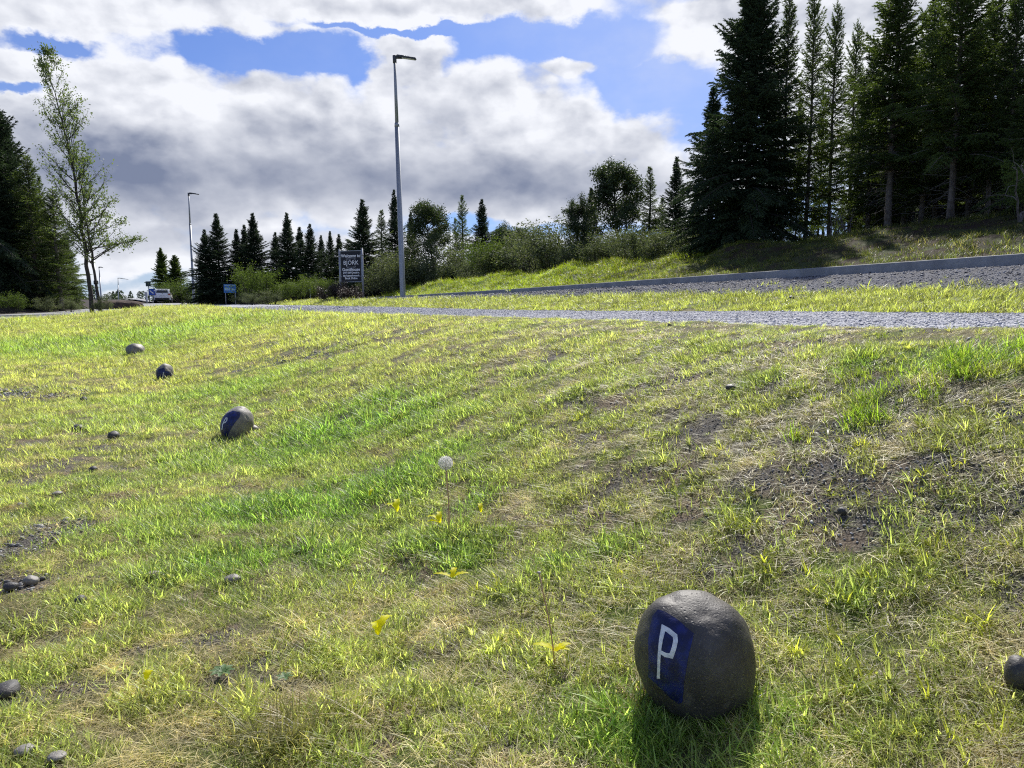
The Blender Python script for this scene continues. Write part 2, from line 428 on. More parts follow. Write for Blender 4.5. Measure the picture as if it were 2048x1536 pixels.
def streets():
    m, t, p = newmat('street_asphalt'); v = geo(t)
    c = t.mix(t.mr(t.noise(v, .4, 5), .35, .65), (.17, .17, .175), (.26, .26, .265))
    c = t.mix(t.mr(t.noise(v, 60, 2), .4, .7), c, (.30, .30, .30)); setp(t, p, c, .6)
    bump(t, p, t.noise(v, 90, 2), .3, .01)
    y = np.arange(-10, 160, .5); sx = street_x(y); V = []; 
    us = np.linspace(-3.6, 3.6, 13)
    X = sx[:, None]+us[None]; Y = np.repeat(y[:, None], len(us), 1)
    V = np.stack([X, Y, zs(X, Y)+.004], -1).reshape(-1, 3); nr = len(us)
    i = np.arange(len(y)-1)[:, None]; j = np.arange(nr-1)[None]
    F = np.stack([i*nr+j, i*nr+j+1, (i+1)*nr+j+1, (i+1)*nr+j], -1).reshape(-1, 4)
    tag(link('street', mesh_np('street', V, F, m, True)), None, None, None, 'structure')
    # crossing road far off, seen almost edge on
    xs = np.arange(-120, 4, 1.); us = np.linspace(-4, 4, 5)
    yc = 96-.10*(xs+40)
    X = np.repeat(xs[:, None], 5, 1); Y = yc[:, None]+us[None]
    Zc = np.maximum(zs(X, Y), zs(X, Y-4))
    V = np.stack([X, Y, zs(X, Y)+.16], -1).reshape(-1, 3)
    i = np.arange(len(xs)-1)[:, None]; j = np.arange(4)[None]
    F = np.stack([i*5+j, (i+1)*5+j, (i+1)*5+j+1, i*5+j+1], -1).reshape(-1, 4)
    tag(link('crossing_road', mesh_np('crossing_road', V, F, m, True)), None, None, None, 'structure')
streets()

# concrete kerb along the foot of the bank
def kerb():
    m, t, p = newmat('kerb_concrete'); v = geo(t)
    c = t.mix(t.mr(t.noise(v, 3, 6, .65), .35, .65), (.20, .205, .21), (.31, .315, .32))
    c = t.mix(t.mr(t.noise(v, 45, 3), .45, .7), c, (.24, .24, .235)); setp(t, p, c, .8)
    bump(t, p, t.noise(v, 40, 5, .7), .4, .01)
    a = np.arange(-12, 70, .4)
    x0, y0 = XY(KB+0*a, a); x1, y1 = XY(KB+.17+0*a, a)
    zb = zraw(*XY(KB-.02+0*a, a)); top = zb+.135
    V = []; prof = [(KB, -.15), (KB, .125), (KB+.012, .137), (KB+.158, .137), (KB+.17, .125), (KB+.17, -.15)]
    for s_, dz in prof:
        X, Y = XY(s_+0*a, a); V.append(np.stack([X, Y, zb+dz], -1))
    V = np.stack(V, 1).reshape(-1, 3); n = len(prof)
    i = np.arange(len(a)-1)[:, None]; j = np.arange(n-1)[None]
    F = np.stack([i*n+j, i*n+j+1, (i+1)*n+j+1, (i+1)*n+j], -1).reshape(-1, 4)
    o = link('kerb', mesh_np('kerb', V, F, m)); tag(o, None, None, None, 'structure')
kerb()

# ------------------------------------------------------------------ scatter through geometry nodes
PROTO = bpy.data.collections.new('tuft_prototypes')   # never linked to the scene
def scatter(name, pts, rot, scale, pick, tint, protos, label, cat):
    me = bpy.data.meshes.new(name); n = len(pts)
    me.vertices.add(n); me.vertices.foreach_set('co', np.asarray(pts, np.float32).ravel())
    for an, av, ty in (('rot', rot, 'FLOAT_VECTOR'), ('scl', scale, 'FLOAT'), ('pick', pick, 'INT'), ('tint', tint, 'FLOAT_VECTOR')):
        at = me.attributes.new(an, ty, 'POINT')
        at.data.foreach_set('vector' if ty == 'FLOAT_VECTOR' else 'value', np.asarray(av, np.int32 if ty == 'INT' else np.float32).ravel())
    o = link(name, me); tag(o, label, cat, None, 'stuff')
    g = bpy.data.node_groups.new(name+'_nodes', 'GeometryNodeTree')
    g.interface.new_socket('Geometry', in_out='INPUT', socket_type='NodeSocketGeometry')
    g.interface.new_socket('Geometry', in_out='OUTPUT', socket_type='NodeSocketGeometry')
    N = g.nodes; L = g.links
    gi = N.new('NodeGroupInput'); go = N.new('NodeGroupOutput')
    m2p = N.new('GeometryNodeMeshToPoints'); L.new(gi.outputs[0], m2p.inputs[0])
    j = N.new('GeometryNodeJoinGeometry')
    for q in reversed(protos):
        oi = N.new('GeometryNodeObjectInfo'); oi.inputs[0].default_value = q; oi.inputs[1].default_value = True
        L.new(oi.outputs['Geometry'], j.inputs[0])
    ip = N.new('GeometryNodeInstanceOnPoints'); L.new(m2p.outputs[0], ip.inputs['Points']); L.new(j.outputs[0], ip.inputs['Instance'])
    ip.inputs['Pick Instance'].default_value = True
    def na(nm, ty):
        q = N.new('GeometryNodeInputNamedAttribute'); q.data_type = ty; q.inputs[0].default_value = nm; return q.outputs[0]
    L.new(na('pick', 'INT'), ip.inputs['Instance Index'])
    e2r = N.new('FunctionNodeEulerToRotation'); L.new(na('rot', 'FLOAT_VECTOR'), e2r.inputs[0]); L.new(e2r.outputs[0], ip.inputs['Rotation'])
    L.new(na('scl', 'FLOAT'), ip.inputs['Scale'])
    L.new(ip.outputs[0], go.inputs[0])
    md = o.modifiers.new('scatter', 'NODES'); md.node_group = g
    return o
def align(x, y, spin, f=1.0):
    e = .06
    gx = (zs(x+e, y)-zs(x-e, y))/(2*e)*f; gy = (zs(x, y+e)-zs(x, y-e))/(2*e)*f
    gx = np.clip(gx, -1, 1); gy = np.clip(gy, -1, 1)
    L = np.sqrt(gx*gx+gy*gy+1); nx, ny, nz = -gx/L, -gy/L, 1/L
    cx = nx*np.cos(spin)+ny*np.sin(spin); cy = -nx*np.sin(spin)+ny*np.cos(spin)
    return np.stack([-np.arcsin(cy), np.arctan2(cx, nz), spin], -1)

def tuft(name, seed, n, rad, h0, h1, w, splay, curl, mat, flat=0., star=False):
    g = np.random.default_rng(seed); seg = 3
    V = []; F = []; B = []
    an = g.uniform(0, 2*math.pi, n); r = rad*np.sqrt(g.uniform(0, 1, n))*(0.25 if star else 1)
    for k in range(n):
        bx, by = r[k]*math.cos(an[k]), r[k]*math.sin(an[k])
        da = g.uniform(0, 2*math.pi) if not star else an[k]+g.normal(0, .3)
        L = g.uniform(h0, h1); lean = abs(g.normal(splay, .25)); lean = min(lean, 1.45)
        if flat: lean = g.uniform(1.1, 1.55)
        ww = w*g.uniform(.6, 1.25); b = g.uniform()
        side = np.array([-math.sin(da), math.cos(da), 0])
        p = np.array([bx, by, -.004 if not flat else g.uniform(0, .012)]); base = len(V)
        for q in range(seg+1):
            u = q/seg; wq = ww*(1-u**1.6)*(1 if q else .8)
            if q == seg: V.append(p.copy())
            else: V.append(p-side*wq/2); V.append(p+side*wq/2)
            ang = lean+curl*u*g.uniform(.6, 1.2)
            dirv = np.array([math.cos(da)*math.sin(ang), math.sin(da)*math.sin(ang), math.cos(ang)])
            p = p+dirv*L/seg
        for q in range(seg-1):
            i0 = base+2*q; F.append((i0, i0+1, i0+3)); F.append((i0, i0+3, i0+2))
        i0 = base+2*(seg-1); F.append((i0, i0+1, i0+2))
        B += [b]*(2*seg+1)
    me = mesh_np(name, np.array(V), np.array(F), mat, False, dict(bv=np.array(B)))
    o = bpy.data.objects.new(name, me); return o

def grass():
    P = []
    for k in range(5): P.append(tuft('lawn_tuft', 100+k, 46, .075, .022, .062, .0036, .6, .8, GRASS))        # 0-4
    for k in range(5): P.append(tuft('star_tuft', 200+k, 16, .035, .03, .08, .0046, .8, .9, GRASS, star=True)) # 5-9
    for k in range(4): P.append(tuft('straw_tuft', 300+k, 44, .085, .03, .085, .0022, 1.3, .3, GRASS, flat=1))   # 10-13
    for k in range(4): P.append(tuft('long_tuft', 400+k, 40, .08, .09, .24, .0058, .55, 1.1, GRASS))            # 14-17
    pts = []; 
    bands = [(.5, 3.0, 1100, 1.0), (3.0, 6, 760, 1.05), (6, 11, 300, 1.35), (11, 22, 90, 1.9), (22, 40, 34, 2.8), (40, 75, 12, 4.0)]
    X = []; Y = []; SC = []; BAND = []
    for bi, (ra, rb, dens, sc) in enumerate(bands):
        hw = R(46 if ra > 1 else 80)
        area = hw*(rb*rb-ra*ra); n = int(area*dens)
        th = rng.uniform(-hw, hw, n); r = np.sqrt(rng.uniform(ra*ra, rb*rb, n))
        X.append(r*np.sin(th)); Y.append(r*np.cos(th)); SC.append(np.full(n, sc)); BAND.append(np.full(n, bi))
    x = np.concatenate(X); y = np.concatenate(Y); sc = np.concatenate(SC); bd = np.concatenate(BAND)
    s, a = SA(x, y)
    pn, pf, gs = e_pn(a), e_pf(a), e_gs(a)
    lawn = (s < pn+rng.normal(0, .03, len(s))); strip = (s > pf-.02+rng.normal(0, .04, len(s))) & (s < gs+rng.exponential(.12, len(s))); bank = s > KB+.2
    okst = on_street(x, y) < -.3
    left = x < street_x(y)
    u = rng.uniform(0, 1, len(x))
    bare = f_bare(x, y); lush = f_lush(x, y); fine = fbm(x*9, y*9, 51)
    dens_l = np.clip(.93-.88*sst(.02, .62, bare)+.30*lush, .12, 1)
    keep = (lawn & okst & ~left & (u < dens_l)) | (strip & (u < .85))
    bgreen = sst(12, 22, a+5*(fbm(s*.4, a*.3, 52)-.5))
    keep |= bank & (s < KB+14) & (u < .28+.67*bgreen)
    keep &= ~((y > 64) & (s < -3))
    x, y, sc, s, a, bare, lush, fine, strip, bank, bgreen, bd = [v[keep] for v in (x, y, sc, s, a, bare, lush, fine, strip, bank, bgreen, bd)]
    n = len(x); u = rng.uniform(0, 1, n); u2 = rng.uniform(0, 1, n)
    # kind of tuft
    kind = np.zeros(n, int)
    dry = np.clip(.42-.47*lush+.38*bare+.8*(fine-.5), .03, .85)
    kind = np.where(u < dry*.62, 2, np.where(u < dry*.62+.30+.12*(fine > .55), 1, 0))
    kind = np.where(strip, np.where(u < .55, 1, 0), kind)
    kind = np.where(bank, np.where(u < .2, 3, 0), kind)
    pick = np.where(kind == 0, rng.integers(0, 5, n), np.where(kind == 1, rng.integers(5, 10, n), np.where(kind == 2, rng.integers(10, 14, n), rng.integers(14, 18, n))))
    # tint
    G1 = np.array([.195, .33, .07]); G2 = np.array([.355, .41, .14]); G3 = np.array([.46, .43, .21]); ST = np.array([.56, .50, .31]); MO = np.array([.17, .23, .014])
    L = np.clip(lush*.8+.15+.5*(u2-.5), 0, 1)[:, None]
    tint = G2*(1-L)+G1*L
    yl = np.clip(1.2*(fbm(x*2.3, y*2.3, 55)-.35)+.5*(u2-.5), 0, 1)[:, None]*(1-L)
    tint = tint*(1-.5*yl)+G3*.5*yl
    # lawn further away reads yellower
    far = (sst(5, 16, np.hypot(x, y))*.55)[:, None]*(1-.6*L)
    tint = tint*(1-far)+np.array([.36, .39, .085])*far
    tint = np.where(strip[:, None], np.array([.29, .34, .09])*(.7+.5*u2[:, None]), tint)
    mo = np.array([.075, .10, .022])*(1-bgreen[:, None])+MO*bgreen[:, None]
    mo = mo*(.35+1.2*fbm(x*.8, y*.8, 57)[:, None])
    tint = np.where(bank[:, None], mo, tint)
    tint = np.where((kind == 2)[:, None], ST*(.5+.8*rng.uniform(0, 1, (n, 1))), tint)
    tint = tint*(.55+1.05*rng.uniform(0, 1, (n, 1))**1.4)
    clm = np.clip((fbm(x*7.5, y*7.5, 61, 3)-.28)/.44, 0, 1)
    scl = sc*rng.uniform(.65, 1.2, n)*(1+.35*np.clip(lush, 0, 1.2))*np.where(kind < 2, .5+.95*clm**1.5, 1)
    scl = np.where(strip, scl*1.0+.2, scl); scl = np.where(bank & (kind == 3), scl*.45, scl)
    scl = scl*(1-.55*np.where(s < 4.6, sst(-1.0, -.1, s-e_pn(a)), 0))
    rot = align(x, y, rng.uniform(0, 2*math.pi, n), .8)
    # long clumps: right top of slope, bottom centre straw, verge of the path
    ex = []
    def clump(px, py, m, sx, sy, pk, tn, s0, s1):
        c = hit(px, py)
        for _ in range(m):
            X_, Y_ = c[0]+rng.normal(0, sx), c[1]+rng.normal(0, sy)
            q = rng.uniform()
            if on_path(np.array([X_]), np.array([Y_]))[0] > .1: continue
            ex.append((X_, Y_, rng.uniform(s0, s1), rng.integers(*pk), np.array(tn)*(.7+.6*q)))
    GR = (.20, .31, .035)
    clump(1900, 748, 34, .38, .08, (14, 18), GR, .4, .8)
    clump(2010, 752, 14, .2, .08, (14, 18), (.20, .27, .03), .4, .8)
    clump(1740, 745, 14, .28, .08, (14, 18), (.2, .28, .03), .3, .6)
    clump(1650, 715, 8, .2, .08, (14, 18), (.2, .28, .03), .3, .5)
    for q_ in range(230):
        clump(rng.uniform(900, 2040), rng.uniform(665, 900), 2, .05, .04, (5, 10), (.34, .385, .09), .6, 1.15)
    for q_ in range(300):
        clump(rng.uniform(500, 2040), rng.uniform(900, 1520), 2, .04, .03, (5, 10), (.34, .385, .09), .6, 1.1)
    clump(530, 1480, 7, .09, .05, (14, 18), (.22, .22, .09), .5, .8)
    clump(640, 1440, 4, .08, .05, (10, 14), (.34, .30, .18), 1.2, 1.8)
    clump(600, 900, 34, .45, .4, (14, 18), (.18, .30, .04), .25, .42)
    clump(820, 1000, 30, .35, .3, (14, 18), (.19, .31, .04), .25, .42)
    clump(1340, 1480, 16, .12, .07, (14, 18), (.11, .21, .018), .3, .45)
    clump(1312, 1402, 5, .05, .015, (10, 14), (.42, .26, .14), .9, 1.3)
    clump(330, 1090, 9, .2, .1, (14, 18), (.10, .16, .018), .25, .45)
    clump(470, 1180, 12, .2, .1, (14, 18), (.09, .15, .018), .3, .5)
    for (px, py) in [(1620,1290),(1700,1180),(1840,1120),(1960,1080),(1760,1380),(1880,1450),(1560,1120),(1480,1060),(1950,1280),(1240,1150),(980,1180),(1030,1270),(720,1180),(1140,840),(1440,900),(1600,870),(1700,900),(1900,960)]:
        clump(px, py, 5, .05, .04, (5, 10), (.38, .42, .06), .9, 1.5)
    E = np.array([(e[0], e[1]) for e in ex]); m = len(ex)
    erot = align(E[:, 0], E[:, 1], rng.uniform(0, 6.28, m), .5)
    x = np.concatenate([x, E[:, 0]]); y = np.concatenate([y, E[:, 1]])
    z = zs(x, y)-.003
    scatter('grass', np.stack([x, y, z], -1), np.vstack([rot, erot]), np.concatenate([scl, [e[2] for e in ex]]),
            np.concatenate([pick, [e[3] for e in ex]]), np.vstack([tint, np.array([e[4] for e in ex])]), P,
            'short uneven grass covering the slope, verge and bank', 'grass')
    print('grass tufts', len(x))
grass()

def rockverts(seed, sub=2, rough=.25, box=.35):
    bm = bmesh.new(); bmesh.ops.create_icosphere(bm, subdivisions=sub, radius=1)
    g = np.random.default_rng(seed); D = g.normal(size=(9, 3)); D /= np.linalg.norm(D, axis=1)[:, None]; off = g.uniform(.62, .98, 9)
    V = np.array([v.co[:] for v in bm.verts])
    for d, o in zip(D, off):       # knock flat facets into it
        h = V@d; ex = np.clip(h-o, 0, None); V = V-ex[:, None]*d*(1-box)
    V *= 1+rough*(fbm(V[:, 0]*1.5+seed, V[:, 1]*1.5+V[:, 2], seed, 3)-.5)[:, None]
    F = np.array([[v.index for v in f.verts] for f in bm.faces]); bm.free()
    return V, F
def chips():
    m, t, p = newmat('gravel_chips')
    at = t.n('ShaderNodeAttribute', attribute_type='INSTANCER', attribute_name='tint').outputs['Vector']
    n = t.noise(objc(t), 3, 3); c = t.mix(t.mr(n, .3, .7, 0, .35), at, (.09, .09, .09)); setp(t, p, c, .65); p.inputs['Specular IOR Level'].default_value = .25
    P = []
    for k in range(6):
        V, F = rockverts(600+k, 1, .3, .2); V = V*np.array([1, .75, .5])
        P.append(bpy.data.objects.new('chip', mesh_np('chip', V, F, m)))
    def scat(name, x, y, size, tint, label, sink=.2):
        n = len(x); rot = np.stack([rng.uniform(-.6, .6, n), rng.uniform(-.6, .6, n), rng.uniform(0, 6.28, n)], -1)
        z = zs(x, y)+size*.25-.0*size
        scatter(name, np.stack([x, y, z], -1), rot, size, rng.integers(0, 6, n), tint, P, label, 'gravel')
    def strip(e0, e1, a0, a1, dens, size):
        aL = []; sL = []
        edges = np.arange(a0, a1, 1.0)
        for q in edges:
            x_, y_ = XY((e0(np.array([q]))[0]+e1(np.array([q]))[0])/2, q)
            d = dens*min(1, (9/max(9, math.hypot(x_, y_)))**1.6)
            w = float(e1(np.array([q]))[0]-e0(np.array([q]))[0]); n = int(max(w, 0)*d)
            a_ = rng.uniform(q, q+1, n); u_ = rng.uniform(0, 1, n)
            aL.append(a_); sL.append(e0(a_)*(1-u_)+e1(a_)*u_)
        a_ = np.concatenate(aL); s_ = np.concatenate(sL); x_, y_ = XY(s_, a_)
        sz = size*rng.lognormal(0, .35, len(x_))*np.maximum(1, np.hypot(x_, y_)/12)
        return x_, y_, sz
    x, y, sz = strip(e_pn, e_pf, -3, 45, 2600, .0075)
    k = rng.uniform(0, 1, len(x))[:, None]; tn = np.array([.18, .185, .205])*(1-k)+np.array([.62, .63, .68])*k
    scat('path_gravel', x, y, sz, tn, 'loose pale grey gravel chips strewn on the path')
    x, y, sz = strip(e_gs, lambda a: 0*a+KB-.05, -3, 50, 1300, .011)
    k = rng.uniform(0, 1, len(x))[:, None]**1.3; tn = np.array([.03, .032, .042])*(1-k)+np.array([.34, .35, .39])*k
    scat('road_gravel', x, y, sz, tn, 'loose dark grey crushed stone along the concrete kerb')
    # stony bare patches in the turf
    X = []; Y = []; Z = []
    for (px, py, rx, ry, w) in BARE:
        if w < .65: continue
        c = BL[(px, py)]; L = math.hypot(c[0], c[1]); ux, uy = c[0]/L, c[1]/L
        n = int(1500*rx*ry*w*4)
        al = rng.normal(0, ry*.75, n); ac = rng.normal(0, rx*.75, n)
        X.append(c[0]+al*ux-ac*uy); Y.append(c[1]+al*uy+ac*ux)
        Z.append(np.full(n, .009 if px < 250 and py < 1250 else .0055))
    n = 5000; r = rng.uniform(1, 7, n); th = rng.uniform(-.8, .8, n); X.append(r*np.sin(th)); Y.append(r*np.cos(th)); Z.append(np.full(n, .0055))
    x = np.concatenate(X); y = np.concatenate(Y); sz = np.concatenate(Z)*rng.lognormal(0, .4, len(x))*np.clip(np.hypot(x, y)/5, .8, 1.6)
    s, a = SA(x, y); ok = (s < e_pn(a)-.05) & (f_bare(x, y)+rng.uniform(-.15, .15, len(x)) > .32); x, y, sz = x[ok], y[ok], sz[ok]
    k = rng.uniform(0, 1, len(x))[:, None]**1.5; tn = np.array([.07, .068, .066])*(1-k)+np.array([.40, .40, .41])*k
    scat('soil_gravel', x, y, sz, tn, 'small grey stones lying in the bare soil patches of the turf')
chips()

# ------------------------------------------------------------------ trees
def nrm(v): return v/(np.linalg.norm(v, axis=-1, keepdims=True)+1e-9)
def needles(P0, D, L, g, per_m=75, ln=.075, wd=.022, sag=.15):
    """needle sprays along twigs (origins P0, unit directions D, lengths L): slim triangles, V, F, bv"""
    k = np.maximum((L*per_m).astype(int), 3); idx = np.repeat(np.arange(len(L)), k); n = len(idx)
    u = g.uniform(0, 1, n); d = D[idx]; p = P0[idx]+d*(u*L[idx])[:, None]; p[:, 2] -= sag*u*u*L[idx]
    r = g.normal(size=(n, 3)); r -= (r*d).sum(1, keepdims=True)*d; r = nrm(r)
    r[:, 2] *= .55
    tip = p+nrm(d*.75+r*.8)*(ln*g.uniform(.6, 1.2, n)*(1-.3*u))[:, None]
    w = nrm(np.cross(tip-p, g.normal(size=(n, 3))))*wd/2
    V = np.stack([p-w, p+w, tip], 1).reshape(-1, 3); F = np.arange(3*n).reshape(-1, 3)
    return V, F, np.repeat(g.uniform(0, 1, n)*.5+.5*g.uniform(0, 1, len(L))[idx], 3)
def spruce(seed, h=10., Rb=1.7, low=.04, gap=.30, per=6, up0=.25, shape=.85, dens=75, irr=.25, dead=0, ln=.075, wd=.024, tw=.11):
    g = np.random.default_rng(seed)
    zt = np.linspace(0, h, 14); bend = np.cumsum(g.normal(0, .02, (14, 2)), 0)
    cx = lambda z: np.array([np.interp(z, zt, bend[:, 0]), np.interp(z, zt, bend[:, 1]), z])
    rad = .012*h*(1-zt/h)**.8+.012; rad[0] *= 1.25
    TV, TF = tube([cx(z) for z in zt], rad, 8)
    segs = []; P0 = []; D = []; L = []
    z = h*low
    while z < h*.985:
        f = z/h; taper = max(1-f, 0)**shape
        nb = per if f < .9 else 4
        a0 = g.uniform(0, 6.28)
        for k in range(nb):
            az = a0+6.283*k/nb+g.normal(0, .25); bl = Rb*taper*g.uniform(1-irr*1.3, 1+irr)*(1+.30*math.sin(az*2+z*1.9+seed)+.22*math.sin(z*4.3+az+2*seed))+.12
            if bl < .06: continue
            el = up0+.9*f*f-.25*(1-f)+g.normal(0, .08)
            zz = z+g.uniform(-.5, .5)*gap; o = cx(min(zz, h*.99))
            hd = np.array([math.cos(az), math.sin(az), 0]); npt = max(int(bl/.16), 3)
            us = np.linspace(0, 1, npt+1); pts = []
            for u in us:
                dr = math.sin(el)*u - (.32*(1-f))*u*u*bl/1.5 + .12*u**3
                pts.append(o+hd*bl*u*math.cos(el)+np.array([0, 0, bl*dr]))
            pts = np.array(pts)
            for q in range(npt):
                segs.append([*pts[q], *pts[q+1], .018*bl*(1-us[q])+.004, .018*bl*(1-us[q+1])+.003])
            nt = max(int(bl/tw), 2)
            for q in range(nt):
                u = (.10+.9*(q+.5)/nt); i = min(int(u*npt), npt-1); pp = pts[i]+(pts[i+1]-pts[i])*(u*npt-i)
                bd = nrm(pts[i+1]-pts[i]); sd = np.cross(bd, [0, 0, 1.])
                for sg in (-1, 1):
                    dd = nrm(bd*g.uniform(.5, .9)+sg*sd*g.uniform(.6, 1)+np.array([0, 0, g.uniform(-.5, .1)]))
                    P0.append(pp); D.append(dd); L.append(min(.16+.42*(1-u)*bl*g.uniform(.5, 1.1), .6))
            P0.append(pts[-2]); D.append(nrm(pts[-1]-pts[-2])); L.append(.22)
        z += gap*(.75+.5*g.uniform())*(1-.45*f)
    P0.append(cx(h*.96)); D.append(np.array([0, 0, 1.])); L.append(h*.05)
    V, F, b = needles(np.array(P0), np.array(D), np.array(L), g, dens, ln, wd)
    SV, SF = tubes_np(segs, 3)
    ds = []
    if dead:
        for q in range(dead):
            z = g.uniform(.06, low+.12)*h; az = g.uniform(0, 6.28); bl = g.uniform(.4, 1.5); o = cx(z)
            d = np.array([math.cos(az), math.sin(az), g.uniform(-.25, .25)]); pr = o; 
            for w_ in range(4):
                d = nrm(d+g.normal(0, .18, 3)+np.array([0, 0, -.05])); nx = pr+d*bl/4
                ds.append([*pr, *nx, .011*(1-w_/4.5), .011*(1-(w_+1)/4.5)])
                if w_ > 0 and g.uniform() < .8:
                    e = nrm(d+g.normal(0, .6, 3)); ds.append([*nx, *(nx+e*bl*.25), .005, .002])
                pr = nx
    return (TV, TF), (V, F, b), (SV, SF), ds
TREES = {}
def reg_spruce(key, mat, bark, **kw):
    (TV, TF), (V, F, b), (SV, SF), ds = spruce(**kw)
    bm = bmesh.new(); vs = [bm.verts.new(v) for v in TV]
    for f in TF: bm.faces.new([vs[i] for i in f])
    tm = bpy.data.meshes.new('trunk'); bm.to_mesh(tm); bm.free(); tm.materials.append(bark)
    tm.polygons.foreach_set('use_smooth', np.ones(len(tm.polygons), bool))
    # crown: sprays plus the limbs that carry them
    FT = np.concatenate([SF[:, [0, 1, 2]], SF[:, [0, 2, 3]]], 0)
    VV = np.vstack([V, SV]); FF = np.vstack([F, FT+len(V)]); bb = np.concatenate([b, np.zeros(len(SV))]); nf = len(FF)
    if ds:
        DV, DF = tubes_np(ds, 3); FF = np.vstack([FF, DF[:, [0, 1, 2]]+len(VV), DF[:, [0, 2, 3]]+len(VV)]); VV = np.vstack([VV, DV]); bb = np.concatenate([bb, np.zeros(len(DV))])
    cm = mesh_np('crown', VV, FF, mat, False, dict(bv=bb)); cm.materials.append(bark); cm.materials.append(TWIG)
    mi = np.zeros(len(FF), np.int32); mi[len(F):] = 1; mi[nf:] = 2; cm.polygons.foreach_set('material_index', mi)
    TREES[key] = (tm, cm, None, kw.get('h', 10.))
    print(key, len(FF))
reg_spruce('dense1', SPR_D, BARKD, seed=1, Rb=2.5, low=.02, gap=.22, per=8, shape=.8, dens=75, ln=.10, wd=.036, tw=.10)
reg_spruce('dense2', SPR_D, BARKD, seed=2, Rb=2.3, low=.03, gap=.23, per=7, shape=1.1, dens=72, ln=.10, wd=.036, irr=.35)
reg_spruce('dense3', SPR_D, BARKD, seed=8, Rb=2.8, low=.02, gap=.24, per=7, shape=1.05, dens=70, ln=.11, wd=.038, irr=.4)
reg_spruce('tall1', SPR_G, BARK, seed=3, Rb=1.5, low=.14, gap=.30, per=6, shape=.58, dens=68, tw=.125, irr=.45, dead=26, ln=.09, wd=.03)
reg_spruce('tall2', SPR_G, BARK, seed=4, Rb=1.7, low=.20, gap=.26, per=6, shape=.68, dens=74, tw=.125, irr=.4, dead=60, ln=.095, wd=.033)
reg_spruce('tall3', SPR_G, BARK, seed=5, Rb=2.1, low=.24, gap=.25, per=7, shape=.76, dens=76, tw=.12, irr=.42, dead=90, ln=.10, wd=.034)
reg_spruce('thin', SPR_G, BARKD, seed=6, Rb=1.6, low=.12, gap=.40, per=5, shape=.85, dens=55, irr=.4, ln=.11, wd=.036)
reg_spruce('skirt', SPR_G, BARK, seed=9, Rb=2.2, low=.03, gap=.25, per=7, shape=.65, dens=68, irr=.38, dead=10, ln=.10, wd=.034)

def plant(key, name, label, cat, loc, h, w=1., group=None, rz=None, lean=(0, 0)):
    tm, cm, dm, H = TREES[key]; k = h/H
    rz = rng.uniform(0, 6.28) if rz is None else rz
    o = empty(name, label, cat, (loc[0], loc[1], loc[2]-.08), 0, group)
    o.rotation_mode = 'ZYX'
    o.rotation_euler = (lean[1], lean[0], rz); o.scale = (k*w, k*w, k)
    if tm: link('trunk', tm, o)
    link('crown', cm, o)
    return o

def leaves(P, g, n_per, spread, size, droop=0.):
    """little pointed leaves scattered round points P"""
    n = len(P)*n_per; c = np.repeat(P, n_per, 0)+g.normal(0, spread, (n, 3))
    a = nrm(g.normal(size=(n, 3))); b = nrm(np.cross(a, g.normal(size=(n, 3)))); s = size*g.uniform(.6, 1.3, (n, 1))
    V = np.stack([c-a*s, c+b*s*.45, c+a*s, c-b*s*.45], 1).reshape(-1, 3)
    return V, np.arange(4*n).reshape(-1, 4), np.repeat(g.uniform(0, 1, n)*.6+.4*np.repeat(g.uniform(0, 1, len(P)), n_per), 4)
def branching(g, o, d, L, r, depth, segs, tips, wig=.18, nseg=4, kids=3, spread=.6, upb=.1, ratio=.6, tip_from=1):
    p = np.array(o, float); d = nrm(np.array(d, float))
    for q in range(nseg):
        d = nrm(d+g.normal(0, wig, 3)+np.array([0, 0, upb])); nx = p+d*L/nseg
        r1 = r*(1-(q+.0)/nseg*.6); r2 = r*(1-(q+1.)/nseg*.6)
        segs.append([*p, *nx, r1, r2]); p = nx
        if depth <= tip_from: tips.append(p.copy())
        if depth > 0 and q > 0:
            for _ in range(kids if q < nseg-1 else kids+1):
                dd = nrm(d+spread*g.normal(0, 1, 3)); branching(g, p, dd, L*ratio*g.uniform(.7, 1.1), r2*.55, depth-1, segs, tips, wig, max(nseg-1, 2), kids, spread, upb, ratio, tip_from)
def reg_leafy(key, mat, bark, H, fn, seed, n_per, spread, size, trunk_cut=None):
    g = np.random.default_rng(seed); segs = []; tips = []
    tsegs = fn(g, segs, tips)
    V, F, b = leaves(np.array(tips), g, n_per, spread, size)
    SV, SF = tubes_np(segs, 4)
    cm = mesh_np('crown', np.vstack([V, SV]), np.vstack([F, SF+len(V)]), mat, False, dict(bv=np.concatenate([b, np.zeros(len(SV))])))
    cm.materials.append(bark); mi = np.zeros(len(F)+len(SF), np.int32); mi[len(F):] = 1; cm.polygons.foreach_set('material_index', mi)
    tm = None
    if tsegs:
        TV, TF = tubes_np(tsegs, 8); tm = mesh_np('trunk', TV, TF, bark, True)
    TREES[key] = (tm, cm, None, H); print(key, len(F), len(SF))
def f_bush(spreadr, hh, nst):
    def fn(g, segs, tips):
        ts = []
        for k in range(nst):
            az = g.uniform(0, 6.28); rr = spreadr*math.sqrt(g.uniform(0, 1))
            o = np.array([rr*.35*math.cos(az), rr*.35*math.sin(az), 0])
            d = np.array([math.cos(az)*rr, math.sin(az)*rr, hh*.9])
            ln = hh*g.uniform(.45, .85)
            branching(g, o, d, ln, .022, 2, segs, tips, .16, 4, 2, .5, .12, .45, 1)
        return []
    return fn
reg_leafy('bush1', WILLOW, BARKD, 2.2, f_bush(1.0, 2.2, 13), 11, 4, .11, .05)
reg_leafy('bush2', WILLOW, BARKD, 2.2, f_bush(1.4, 1.7, 15), 12, 4, .12, .05)
